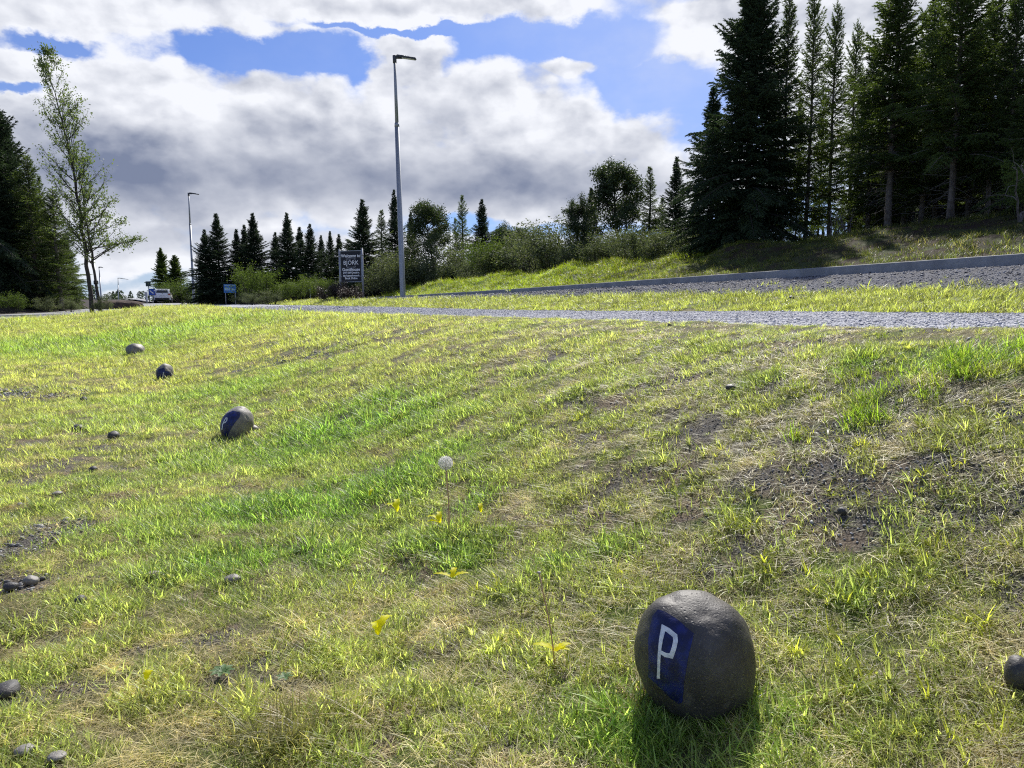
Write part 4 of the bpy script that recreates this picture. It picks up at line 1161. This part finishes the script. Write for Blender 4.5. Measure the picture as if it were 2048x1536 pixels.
rosette(880, 1068, 'yellow leaf at the foot of the dandelion clock stalk', [(160, .06, .010, 1.1), (100, .07, .009, 1.3), (200, .05, .010, .6)], YLEAF, lift=.02, group=GY)
rosette(905, 1180, 'low yellow leaves between the two dandelion stalks', [(170, .06, .009, .4), (10, .055, .010, .5), (80, .05, .009, 1.0)], YLEAF, lift=.02, group=GY)
rosette(1112, 1340, 'spread yellow leaves at the foot of the bare dandelion stalk', [(165, .06, .010, .55), (345, .035, .008, .7), (25, .045, .009, .7), (60, .03, .008, .6)], YLEAF, lift=.025, group=GY)
rosette(740, 1010, 'small yellow leaf pair in lush grass', [(80, .05, .007, 1.2)], YLEAF, group=GY)
rosette(962, 1050, 'small yellow-green leaf right of the dandelion clock stalk', [(100, .055, .008, 1.3)], YLEAF, lift=.03, group=GY)
rosette(445, 1360, 'flat green weed rosette in the dry turf at lower left', [(k*45+10, .035, .008, .3) for k in range(8)], GLEAF, lift=.012)
rosette(570, 1370, 'smaller green weed rosette right of the flat one', [(k*60, .024, .006, .4) for k in range(6)], GLEAF, lift=.012)
rosette(295, 1400, 'tiny yellow petal-like leaf at lower left', [(80, .03, .009, 1.4)], YLEAF, lift=.03, group=GY)
rosette(583, 838, 'tiny orange-yellow flower in the lawn right of the egg boulder', [(k*60, .03, .012, .5) for k in range(6)], simple('orange_petals', (.6, .3, .02), (.7, .4, .03), 10, .6, 0), 'flower', 'flower', lift=.06)

def dandelion(px0, py0, px1, py1, label, headpx):
    b = hit(px0, py0); D = b[1]; top = at_px(px1, py1, D)-b
    o = empty('dandelion', label, 'dandelion', b)
    mid_ = top*.5+vec(.006, 0, 0); pts = [vec(0, 0, -.01), top*.25+vec(.004, 0, 0), mid_, top*.8+vec(.002, 0, 0), top]
    kt = 1 if headpx > 20 else .75; mb = MB(); mb.tube(pts, [.0034*kt, .0032*kt, .003*kt, .0028*kt, .0026*kt], 8); mb.build('stalk', DSTEM, o, True)
    r = headpx/2*D/F_PX
    if headpx > 20:
        g = np.random.default_rng(3); segs = []; n = 120
        mb = MB(); bmesh.ops.create_icosphere(mb.bm, subdivisions=2, radius=r*.13); bmesh.ops.translate(mb.bm, vec=top, verts=mb.bm.verts); mb.build('seed_core', simple('seed_core', (.25, .2, .15), (.4, .35, .28), 60, .8, 0), o, True)
        for k in range(n):
            ph = math.acos(1-2*(k+.5)/n); th_ = math.pi*(1+5**.5)*k; d = vec(math.cos(th_)*math.sin(ph), math.sin(th_)*math.sin(ph), math.cos(ph))
            e = top+d*r*g.uniform(.72, .8); segs.append([*(top+d*r*.2), *e, .0005, .0004])
            for _ in range(9):
                f = nrm(d*.5+g.normal(0, .55, 3)); segs.append([*e, *(e+f*r*.26), .0007, .0004])
        V, F = tubes_np(segs, 3); link('seed_head', mesh_np('seed_head', V, F, FLUFF), o)
    else:
        mb = MB(); bmesh.ops.create_icosphere(mb.bm, subdivisions=2, radius=r); bmesh.ops.scale(mb.bm, vec=(1, 1, .6), verts=mb.bm.verts); bmesh.ops.translate(mb.bm, vec=top, verts=mb.bm.verts); mb.build('bare_receptacle', simple('receptacle', (.25, .22, .2), (.4, .36, .33), 60, .8, 0), o, True)
dandelion(898, 1072, 891, 926, 'white round dandelion clock on a tall reddish stalk', 31)
dandelion(1111, 1338, 1078, 1145, 'bare reddish dandelion stalk that has lost its seeds', 9)
for (x0, y0, x1, y1, zz, label) in [(1640, 885, 1860, 968, .05, 'long pale dry stalk lying slanted over the stony patch'), (1050, 1068, 1262, 1078, .03, 'pale dry stalk lying level right of the dandelion clock'),
        (1500, 975, 1568, 932, .03, 'short pale dry stalk left of the long slanted one'), (500, 1480, 335, 1400, .05, 'long dry stalk over the turf at the bottom left'), (1655, 1010, 1690, 1016, .01, 'tiny dry stalk end in the stony patch'),
        (2010, 590, 2046, 572, .02, 'pale twig lying on the gravel at the right edge')]:
    a_ = hit(x0, y0); b_ = hit(x1, y1); us = np.linspace(0, 1, 9); P_ = [a_+(b_-a_)*u for u in us]
    P_ = [vec(p[0], p[1], max(float(zs(p[0], p[1])), p[2])+.02+zz*math.sin(math.pi*min(u*1.0, 1))) for p, u in zip(P_, us)]
    rr_ = .0019 if math.hypot(a_[0], a_[1]) < 6 else .006
    mb = MB(); mb.tube(P_, [rr_*(1-.5*u) for u in us], 5); tag(mb.build('dry_stalk', STRAWM, None, True), label, 'stalk')

# ------------------------------------------------------------------ lamp posts
LAMPG = simple('lamp_head_grey', (.05, .055, .065), (.08, .085, .095), 10, .45, 0)
def lamp(px, basepy, toppx, toppy, t, label, r=.085, headlen=None, sx=1, group='street lamps', box=None):
    b = spot(px, t); top = at_px(toppx, toppy, t); H = top[2]-b[2]
    lean = (top[0]-b[0])
    o = empty('street_lamp', label, 'street lamp', b, 0, group)
    P = lambda f: vec(lean*f, 0, H*f)
    mb = MB(); mb.tube([P(-.02), P(.0), P(.72)], [r*1.15, r*1.15, r*.92], 14); mb.tube([P(.715), P(.73)], [r*1.0, r*.9], 14); mb.tube([P(.73), P(.985)], [r*.72, r*.5], 12)
    mb.build('pole', GALV, o, True)
    # hatch near the ground and base flange
    mb = MB(); mb.box(P(0)+vec(0, 0, .02), (r*4.6, r*4.6, .03), bev=.005); mb.build('base_plate', GALV, o)
    mb = MB(); mb.box(P(.07)+vec(0, -r*1.1, 0), (r*1.0, .02, .42), bev=.004); mb.build('hatch', GALV, o)
    hl = headlen or 1.05
    rot = Matrix.Rotation(R(8)*sx, 4, 'Y')
    mb = MB(); mb.tube([P(.972), P(1.0)+vec(0, 0, .02)], [r*.75, r*.8], 12); mb.tube([P(.995), P(.995)+vec(sx*hl*.3, 0, -.02)], [r*.6, r*.5], 10); mb.build('bracket', LAMPG, o, True)
    mb = MB(); mb.box((sx*hl*.5, 0, 0), (hl*.75, .30, .085), bev=.035); mb.box((sx*hl*.22, 0, .03), (hl*.3, .18, .10), bev=.03)
    for k in range(5): mb.box((sx*hl*(.30+.07*k), 0, .055), (.012, .22, .05))
    h = mb.build('lamp_head', LAMPG, o, False, tuple(P(1.0)), rot.to_euler())
    mb = MB(); mb.box((sx*hl*.55, 0, -.045), (hl*.5, .2, .012)); mb.build('lens', WHITE, h)
    return o, P, H
SXE = lambda px: 9.05/(.928*(px-1024)/F_PX+.371)
tl = SXE(807)
lamp(807, 590, 789, 112, tl, 'tall grey lamp post standing by the kerb in the centre', .125, 1.25)
lamp(389, 607, 377, 386, 82, 'grey lamp post at the road end left of the dark spruces', .12, 1.3)
lamp(196, 600, 184, 488, 88, 'slanted pole with a small box beside the poplar trunk', .10, .5)
lamp(204, 600, 198, 534, 118, 'short thin lamp post right of the slanted pole', .11, .7)
lamp(238, 600, 236, 556, 190, 'tiny far curved lamp post on the horizon at left', .12, 3.0)
# box on the slanted pole
b = spot(196, 88)
mb = MB(); c_ = at_px(192, 565, 87.6); mb.box(c_, (.5, .2, .45), bev=.03); mb.box(c_+vec(0, .12, 0), (.1, .3, .1)); tag(mb.build('pole_box', DARKP), 'dark box clamped to the slanted pole beside the poplar', 'box')

# ------------------------------------------------------------------ guesthouse sign
def txt(s, size, loc, parent, mat, bold=False, sp=1.0):
    cu = bpy.data.curves.new('lettering', 'FONT'); cu.body = s; cu.size = size; cu.align_x = 'CENTER'; cu.align_y = 'CENTER'; cu.space_character = sp
    cu.offset = .004 if bold else 0; cu.extrude = .0015; cu.resolution_u = 3; cu.materials.append(mat)
    o = link('lettering', cu, parent, loc, (R(90), 0, 0)); return o
def guest_sign():
    t = 7.9/(.928*(706-1024)/F_PX+.371); pl = spot(683, t); pr = spot(728, t-.6); b = (pl+pr)/2
    W = math.hypot(*(pr-pl)[:2]); k = t/F_PX
    ang = math.atan2(pr[1]-pl[1], pr[0]-pl[0])
    o = empty('guesthouse_sign', 'dark welcome board with white lettering hung between two galvanised posts', 'sign', b, ang)
    zt = EYE+(601-500)*k-b[2]; zp1 = EYE+(601-504)*k-b[2]; zp0 = EYE+(601-563)*k-b[2]
    for sx in (-1, 1):
        z0 = (pl if sx < 0 else pr)[2]-b[2]
        mb = MB(); mb.tube([(sx*W/2, 0, z0-.3), (sx*W/2, 0, zt)], .058, 14); mb.tube([(sx*W/2, 0, zt-.002), (sx*W/2, 0, zt+.03)], [.062, .03], 14)
        p = mb.build('post', GALV, o, True)
        for zc in (zp1-.25, zp0+.3):
            mb = MB(); mb.tube([(sx*W/2, 0, zc-.035), (sx*W/2, 0, zc+.035)], .078, 14); mb.box((sx*(W/2-.08), 0, zc), (.12, .05, .07)); mb.build('clamp', GALV, p, True)
    pw = W-.17; ph = zp1-zp0; zc = (zp0+zp1)/2
    mb = MB(); mb.box((0, 0, zc), (pw, .03, ph), bev=.004)
    pm_ = simple('sign_navy', (.004, .006, .014), (.007, .010, .02), 3, .7, 0); pn_ = mb.build('panel', pm_, o)
    mb = MB(); f = .035
    mb.box((0, 0, zp1+f/2), (pw+.06, .05, f)); mb.box((0, 0, zp0-f/2), (pw+.06, .05, f)); mb.box((-pw/2-f/2-.001, 0, zc), (f, .045, ph)); mb.box((pw/2+f/2+.001, 0, zc), (f, .045, ph))
    mb.build('frame', GALV, o)
    # inner grey border with rounded corners
    mb = MB(); m_g = simple('sign_border', (.015, .018, .022), (.022, .026, .03), 4, .7, 0); y = -.0172; e = pw*.055
    for (cx, cz_, dx, dz) in ((0, ph/2-e/2, pw-.01, e), (0, -ph/2+e/2, pw-.01, e), (-pw/2+e/2, 0, e, ph-2*e-.004), (pw/2-e/2, 0, e, ph-2*e-.004)):
        mb.box((cx, y, zc+cz_), (dx, .003, dz))
    mb.build('border', m_g, pn_)
    LT = simple('sign_lettering', (.86, .87, .9), (.9, .91, .93), 5, .5, 0); LT2 = simple('sign_emblem', (.20, .21, .24), (.26, .27, .3), 5, .5, 0)
    y = -.0195
    Z = lambda f_: zp1-ph*f_
    txt('Welcome to', pw*.185, (0, y, Z(.155)), pn_, LT, True)
    txt('BJÖRK', pw*.25, (0, y, Z(.385)), pn_, LT, False, 1.05)
    txt('Guesthouse', pw*.18, (0, y, Z(.605)), pn_, LT, True)
    txt('24/7 Self Check-in', pw*.108, (0, y, Z(.71)), pn_, LT, True)
    txt('bjorkguesthouse.is', pw*.108, (0, y, Z(.805)), pn_, LT, True)
    txt('Book Online', pw*.118, (0, y, Z(.895)), pn_, LT, True)
    # leafy emblem over and under the name
    mb = MB()
    def flat(pts):
        mb.poly([(x, y, z) for x, z in pts])
    for sg in (1, -1):
        zc2 = Z(.385)
        for k_ in range(-4, 5):
            a0 = R(90)+k_*R(11); rr0, rr1 = pw*.27, pw*.335; rr1 += pw*.03*(k_ % 2)
            wv = R(4.2); c = lambda r_, a_: (r_*math.cos(a_)*1.05, zc2+sg*(r_*math.sin(a_)*.72))
            flat([c(rr0, a0), c((rr0+rr1)/2, a0+wv), c(rr1, a0), c((rr0+rr1)/2, a0-wv)])
        pr_ = None
        for k_ in range(25):
            a0 = R(40)+R(100)*k_/24; c = (pw*.25*math.cos(a0)*1.15, zc2+sg*(pw*.25*math.sin(a0)*.72)); d = (pw*.237*math.cos(a0)*1.15, zc2+sg*(pw*.237*math.sin(a0)*.72))
            if pr_: flat([pr_[0], c, d, pr_[1]])
            pr_ = (c, d)
    mb.build('emblem', LT2, pn_)
guest_sign()

# ------------------------------------------------------------------ distant signs, boards
def board():
    t = 66; b = spot(462, t); k = t/F_PX; z = lambda py: EYE+(601.5-py)*k-b[2]
    o = empty('information_board', 'small blue information board on two posts in front of dark spruces', 'sign', b)
    w = 24*k; z1, z0 = z(567), z(584)
    mb = MB(); mb.box((0, 0, (z0+z1)/2), (w, .05, z1-z0), bev=.01); p = mb.build('panel', simple('board_blue', (.02, .12, .42), (.03, .16, .5), 3, .5, 0), o)
    mb = MB(); mb.box((0, -.03, z1-.10), (w*.86, .01, .09)); mb.box((-w*.2, -.03, (z0+z1)/2-.05), (w*.45, .01, .24)); mb.box((w*.26, -.03, (z0+z1)/2-.08), (w*.28, .01, .18)); mb.build('pictogram', simple('board_light_blue', (.25, .42, .62), (.3, .5, .7), 3, .5, 0), p)
    for sx in (-.4, .4):
        mb = MB(); mb.tube([(sx*w, .05, -.2), (sx*w, .05, z1)], .035, 8); mb.build('post', GALV, o, True)
board()
def roadsign(px, t, toppy, label, kind):
    b = spot(px, t); k = t/F_PX; z = lambda py: EYE+(603-py)*k-b[2]
    o = empty('road_sign', label, 'road sign', b)
    mb = MB(); mb.tube([(0, 0, -.2), (0, 0, z(toppy))], .05, 8); mb.build('post', GALV, o, True)
    if kind == 'back':
        mb = MB(); mb.box((.55, -.06, z(563)), (.5, .03, .55), Matrix.Rotation(R(45), 4, 'Y').to_3x3(), .01); mb.build('plate', simple('sign_back_grey', (.25, .25, .26), (.3, .3, .31), 3, .5, 0), o)
    if kind == 'green':
        mb = MB(); mb.box((.0, -.06, z(567)), (10*k, .04, 10*k), bev=.02); mb.build('plate', DARKP, o)
    if kind == 'chevron':
        mb = MB(); mb.box((0, -.06, z(583)), (13*k, .04, 13*k), bev=.02); p = mb.build('plate', simple('sign_blue', (.01, .06, .35), (.015, .08, .42), 3, .4, 0), o)
        mb = MB(); mb.box((-.05, -.085, z(583)), (9*k, .01, 2.2*k), Matrix.Rotation(R(40), 3, 'Y')); mb.box((.28, -.085, z(580)), (4*k, .01, 1.8*k), Matrix.Rotation(R(-50), 3, 'Y')); mb.build('arrow', WHITE, p)
    if kind == 'white':
        mb = MB(); mb.box((0, -.06, z(587)), (6*k, .04, 9*k), bev=.08); mb.build('plate', WHITE, o); mb = MB(); mb.tube([(0, 0, 0), (0, 0, z(592))], .10, 10); mb.build('bollard', WHITE, o, True)
roadsign(397, 84, 540, 'grey-backed road sign on a thin pole right of the far lamp post', 'back')
roadsign(300, 86, 562, 'dark rectangular sign plate on a pole left of the white car', 'green')
roadsign(307, 83, 576, 'blue keep-side arrow sign with a white stripe beside the white car', 'chevron')
roadsign(295, 82, 582, 'white traffic bollard at the roundabout left of the blue arrow sign', 'white')
b = spot(1278, 33); mb = MB(); mb.tube([(0, 0, -.2), (0, 0, .42)], .022, 8); mb.box((0, 0, .44), (.05, .05, .05), bev=.01)
tag(mb.build('marker_post', WHITE, None, False, tuple(b)), 'short white marker post in the scrub left of the right wood', 'post')
b = spot(622, 58); mb = MB(); mb.tube([(0, 0, -.2), (0, 0, .9)], .03, 8); mb.box((0, 0, .9), (.18, .05, .12), bev=.02); tag(mb.build('marker_post', WHITE, None, False, tuple(b)), 'thin white marker post among the light green bushes', 'post')

# ------------------------------------------------------------------ parked car far off
def car():
    t = 85; b = spot(326, t); o = empty('parked_car', 'white hatchback seen from behind at the far end of the road', 'car', (b[0], b[1], b[2]+.1), R(22))
    PT = simple('car_white', (.78, .79, .8), (.82, .82, .83), 2, .25, 0); GL = simple('car_glass', (.02, .025, .03), (.03, .035, .04), 2, .1, 0); BK = simple('car_black', (.015, .015, .016), (.02, .02, .02), 4, .6, 0); RD = simple('car_red', (.35, .01, .01), (.4, .015, .015), 4, .25, 0)
    prof = [(0,.35),(.02,.62),(-.02,.95),(.10,1.05),(.30,1.42),(.55,1.52),(1.6,1.56),(2.3,1.45),(2.95,1.08),(3.7,.98),(4.15,.80),(4.25,.45),(4.1,.30),(.1,.28)]
    bm = bmesh.new(); rows = []
    for u in (-1, -.92, -.6, 0, .6, .92, 1):
        row = []
        for (yy, zz) in prof:
            tum = 1-.20*max(zz-.95, 0)/.6; w = .90*tum*(1-.05*(abs(yy-2.1)/2.1)**4)
            e = 1-(abs(u) > .95)*.03; row.append(bm.verts.new((u*w, yy*e+(1-e)*2.1, zz*(1-(abs(u) > .95)*.015)+.0)))
        rows.append(row)
    for i in range(len(rows)-1):
        for j in range(len(prof)): bm.faces.new([rows[i][j], rows[i+1][j], rows[i+1][(j+1) % len(prof)], rows[i][(j+1) % len(prof)]])
    bm.faces.new(rows[0]); bm.faces.new(rows[-1][::-1]); bmesh.ops.recalc_face_normals(bm, faces=bm.faces)
    me = bpy.data.meshes.new('body'); bm.to_mesh(me); bm.free(); me.materials.append(PT); me.polygons.foreach_set('use_smooth', np.ones(len(me.polygons), bool)); body = link('body', me, o)
    mb = MB(); mb.poly([(-.62, .145, 1.08), (.62, .145, 1.08), (.55, .285, 1.36), (-.55, .285, 1.36)]); w_ = mb.build('rear_window', GL, o); w_.location.y = -.03
    for sx in (-1, 1):
        mb = MB(); mb.poly([(sx*.86, .55, 1.05), (sx*.86, 2.75, 1.05), (sx*.77, 2.1, 1.42), (sx*.77, .75, 1.42)]); mb.build('side_window', GL, o).location.x = sx*.02
        mb = MB(); mb.box((sx*.74, .02, .90), (.26, .10, .20), bev=.03); mb.build('tail_light', RD, o)
        for yy in (.75, 3.35):
            mb = MB(); mb.tube([(sx*.72, yy, .33), (sx*.93, yy, .33)], .33, 20); wl = mb.build('wheel', BK, o, True)
            mb = MB(); mb.tube([(sx*.925, yy, .33), (sx*.94, yy, .33)], .2, 14); mb.build('rim', GALV, wl)
        mb = MB(); mb.box((sx*1.0, 2.55, 1.08), (.18, .1, .14), bev=.03); mb.build('mirror', PT, o)
    mb = MB(); mb.box((0, .02, .40), (1.5, .1, .22), bev=.03); mb.build('bumper', BK, o)
    mb = MB(); mb.box((0, -.03, .80), (.52, .02, .12)); mb.build('number_plate', WHITE, o)
    mb = MB(); mb.box((0, .28, 1.49), (1.1, .22, .04), bev=.015); mb.build('spoiler', PT, o)
car()
# soil heap by the street
b = spot(236, 60)
V, F = rockverts(90, 4, .5, .5); V = V*np.array([1.9, 1.3, .62]); sm = simple('heap_soil', (.05, .035, .03), (.10, .065, .05), 3, .95, .8, .05)
tag(link('soil_heap', mesh_np('soil_heap', V, F, sm), None, (b[0], b[1], b[2]+.1)), 'low reddish brown heap of soil beside the street', 'heap')
b = spot(1010, 26.5)

# ------------------------------------------------------------------ sun and sky
AZ, EL = R(11), R(42)
sd = bpy.data.lights.new('sun', 'SUN'); sd.energy = 5.0; sd.angle = R(.53); sd.color = (1, .955, .88)
so = bpy.data.objects.new('sun', sd); COL.objects.link(so)
sv = Vector((math.sin(AZ)*math.cos(EL), math.cos(AZ)*math.cos(EL), math.sin(EL)))
so.rotation_euler = sv.to_track_quat('Z', 'Y').to_euler(); so.location = (0, 0, 50)
wd = bpy.data.worlds.new('World'); C.world = wd; wd.use_nodes = True; wd.cycles.sampling_method = 'MANUAL'; wd.cycles.sample_map_resolution = 512
t = NT(wd.node_tree); bg = wd.node_tree.nodes['Background']
sky = t.n('ShaderNodeTexSky'); sky.sky_type = 'NISHITA'; sky.sun_disc = False; sky.sun_elevation = EL; sky.sun_rotation = AZ
sky.air_density = 1.0; sky.dust_density = .6; sky.ozone_density = 2.0
tc = t.n('ShaderNodeTexCoord').outputs['Generated']
sp = t.n('ShaderNodeSeparateXYZ'); t.L.new(tc, sp.inputs[0]); X_, Y_, Z_ = sp.outputs
az = t.m('ARCTAN2', X_, Y_); el = t.m('ARCSINE', Z_)
def dirv(px, py):
    d = ray(px, py); return math.atan2(d[0], d[1]), math.asin(d[2])
CL = [ # px, py, rx, ry, weight: cloud banks
 (640, 310, 460, 130, 1.0), (250, 190, 260, 95, .95), (820, 120, 110, 60, 1.0), (930, 190, 200, 70, .9), (1080, 250, 330, 85, .85), (1270, 285, 170, 55, .8),
 (150, 400, 430, 110, .8), (1130, 140, 90, 26, .75), (30, 120, 150, 36, .8), (300, 20, 330, 55, .95), (850, 10, 460, 42, .95), (1380, 45, 260, 55, .9), (60, 30, 160, 60, .8),
 (1800, 60, 420, 260, .8), (700, 520, 700, 60, .55), (1250, 380, 150, 45, .55), (1430, 330, 200, 120, .6), (-300, 250, 300, 300, .8), (2400, 200, 400, 300, .7), (480, 170, 160, 40, .7), (1100, 370, 420, 80, 1.0), (1000, 500, 500, 40, .55), (1250, 330, 200, 80, .8), (200, 300, 300, 160, 1.1)]
GAP = [(850, 58, 230, 9, 1.1), (555, 100, 190, 32, 1.15), (95, 75, 75, 15, .9), (40, 162, 90, 10, .9), (640, 125, 90, 18, .7), (1140, 75, 230, 34, 1.0), (1320, 170, 110, 40, .9), (930, 440, 90, 14, .35), (240, 560, 120, 14, .5), (1060, 455, 90, 12, .3), (1480, 250, 80, 40, .4), (440, 75, 60, 20, .6)]
DARK = [(740, 370, 540, 72, 1.0), (330, 370, 300, 80, .9), (1120, 365, 290, 60, .85), (250, 480, 420, 40, .8), (870, 225, 90, 36, .45), (520, 260, 130, 40, .4), (110, 290, 160, 60, .4), (0, 340, 120, 70, .5), (1250, 400, 200, 40, .55), (800, 20, 200, 14, .3)]
nv = t.n('ShaderNodeCombineXYZ')
t.L.new(t.m('MULTIPLY', az, 1.0), nv.inputs[0]); t.L.new(t.m('MULTIPLY', el, 1.55), nv.inputs[1])
def off(vec_, dx, dy):
    q_ = t.n('ShaderNodeVectorMath', operation='ADD'); t.L.new(vec_, q_.inputs[0]); q_.inputs[1].default_value = (dx, dy, 0); return q_.outputs[0]
wn = t.n('ShaderNodeTexNoise'); wn.inputs['Scale'].default_value = 9; wn.inputs['Detail'].default_value = 6; wn.inputs['Roughness'].default_value = .6; t.L.new(nv.outputs[0], wn.inputs['Vector'])
wsp = t.n('ShaderNodeSeparateColor'); t.L.new(wn.outputs['Color'], wsp.inputs[0])
azw = t.m('ADD', az, t.m('MULTIPLY', t.m('SUBTRACT', wsp.outputs[0], .5), .12)); elw = t.m('ADD', el, t.m('MULTIPLY', t.m('SUBTRACT', wsp.outputs[1], .5), .07))
def blobsum(lst, a_, e_):
    tot = None
    for (px, py, rx, ry, w) in lst:
        A0, E0 = dirv(px, py)
        u = t.m('MULTIPLY', t.m('SUBTRACT', a_, A0), F_PX/rx); v = t.m('MULTIPLY', t.m('SUBTRACT', e_, E0), F_PX/ry)
        g_ = t.m('EXPONENT', t.m('MULTIPLY', t.m('ADD', t.m('MULTIPLY', u, u), t.m('MULTIPLY', v, v)), -1.)); g_ = t.m('MULTIPLY', g_, w)
        tot = g_ if tot is None else t.m('MAXIMUM', tot, g_)
    return tot
cover = blobsum(CL, azw, elw); gap = blobsum(GAP, azw, elw); dark = blobsum(DARK, az, el)
A_ = nv.outputs[0]
wv_ = t.n('ShaderNodeVectorMath', operation='SCALE', ins={0: wn.outputs['Color'], 3: .05})
AW = t.n('ShaderNodeVectorMath', operation='ADD', ins={0: A_, 1: wv_.outputs[0]}).outputs[0]
def billow(vec_, sc):     # heaped rounded lumps, fine ones riding on coarse ones
    vo = t.n('ShaderNodeTexVoronoi', feature='F1', voronoi_dimensions='2D'); vo.inputs['Scale'].default_value = sc; vo.inputs['Detail'].default_value = 2.5; vo.inputs['Roughness'].default_value = .55
    vo.normalize = True; t.L.new(vec_, vo.inputs['Vector']); return t.m('SUBTRACT', .75, vo.outputs['Distance'])
n0 = t.noise(A_, 5.0, 8, .56); nU = t.noise(off(A_, .018, .06), 5.0, 8, .56)
b0 = billow(AW, 12); bU = billow(off(AW, .010, .026), 12)
Dn = t.m('ADD', t.m('SUBTRACT', cover, gap), t.m('MULTIPLY', t.m('SUBTRACT', n0, .5), 1.7))
Dn = t.m('ADD', Dn, t.m('MULTIPLY', t.m('SUBTRACT', b0, .45), .9)); Dn = t.m('ADD', Dn, .0)
alpha = t.mr(Dn, .06, .50)
thick = t.mr(Dn, .25, 1.3)
lit = t.m('ADD', t.m('MULTIPLY', t.m('SUBTRACT', n0, nU), 2.4), t.m('MULTIPLY', t.m('SUBTRACT', b0, bU), 1.3))
sh = t.m('ADD', t.m('MULTIPLY', thick, .38), t.m('MULTIPLY', dark, .62)); lit = t.m('MULTIPLY', lit, t.m('SUBTRACT', 1., t.m('MULTIPLY', dark, .55)))
sh = t.m('SUBTRACT', sh, lit)
sh = t.mr(sh, -.02, .98, 0, 1, False)
cw = (9.4, 9.6, 10.2); cd = (2.1, 2.5, 3.7)
ccol = t.mix(sh, cw, cd)
skyc = t.mix(1, sky.outputs[0], (.42, .62, 1.10), 'MULTIPLY')
wisp = t.mr(t.noise(nv.outputs[0], 2.3, 6, .6), .42, .75, 0, .55); az_r = t.mr(az, -.3, .40, .3, 1.0)
skyc = t.mix(t.m('MULTIPLY', t.m('ADD', wisp, .30), az_r), skyc, (6.9, 7.5, 9.4))
hz = t.mr(el, 0, .10, .6, 0)
skyc = t.mix(hz, skyc, (6.2, 7.4, 9.0))
fin = t.mix(alpha, skyc, ccol)
t.L.new(fin, bg.inputs[0]); bg.inputs[1].default_value = .068
# the whole bottom half is never seen
C.view_settings.view_transform = 'Standard'; C.view_settings.look = 'None'; C.view_settings.gamma = 1; C.view_settings.exposure = .55
C.render.engine = 'CYCLES'; C.cycles.max_bounces = 6; C.cycles.transparent_max_bounces = 8; C.cycles.transmission_bounces = 4; C.cycles.diffuse_bounces = 3
C.cycles.use_denoising = False; C.cycles.pixel_filter_type = 'BLACKMAN_HARRIS'; C.cycles.filter_width = 1.15
print('objects', len(bpy.data.objects))
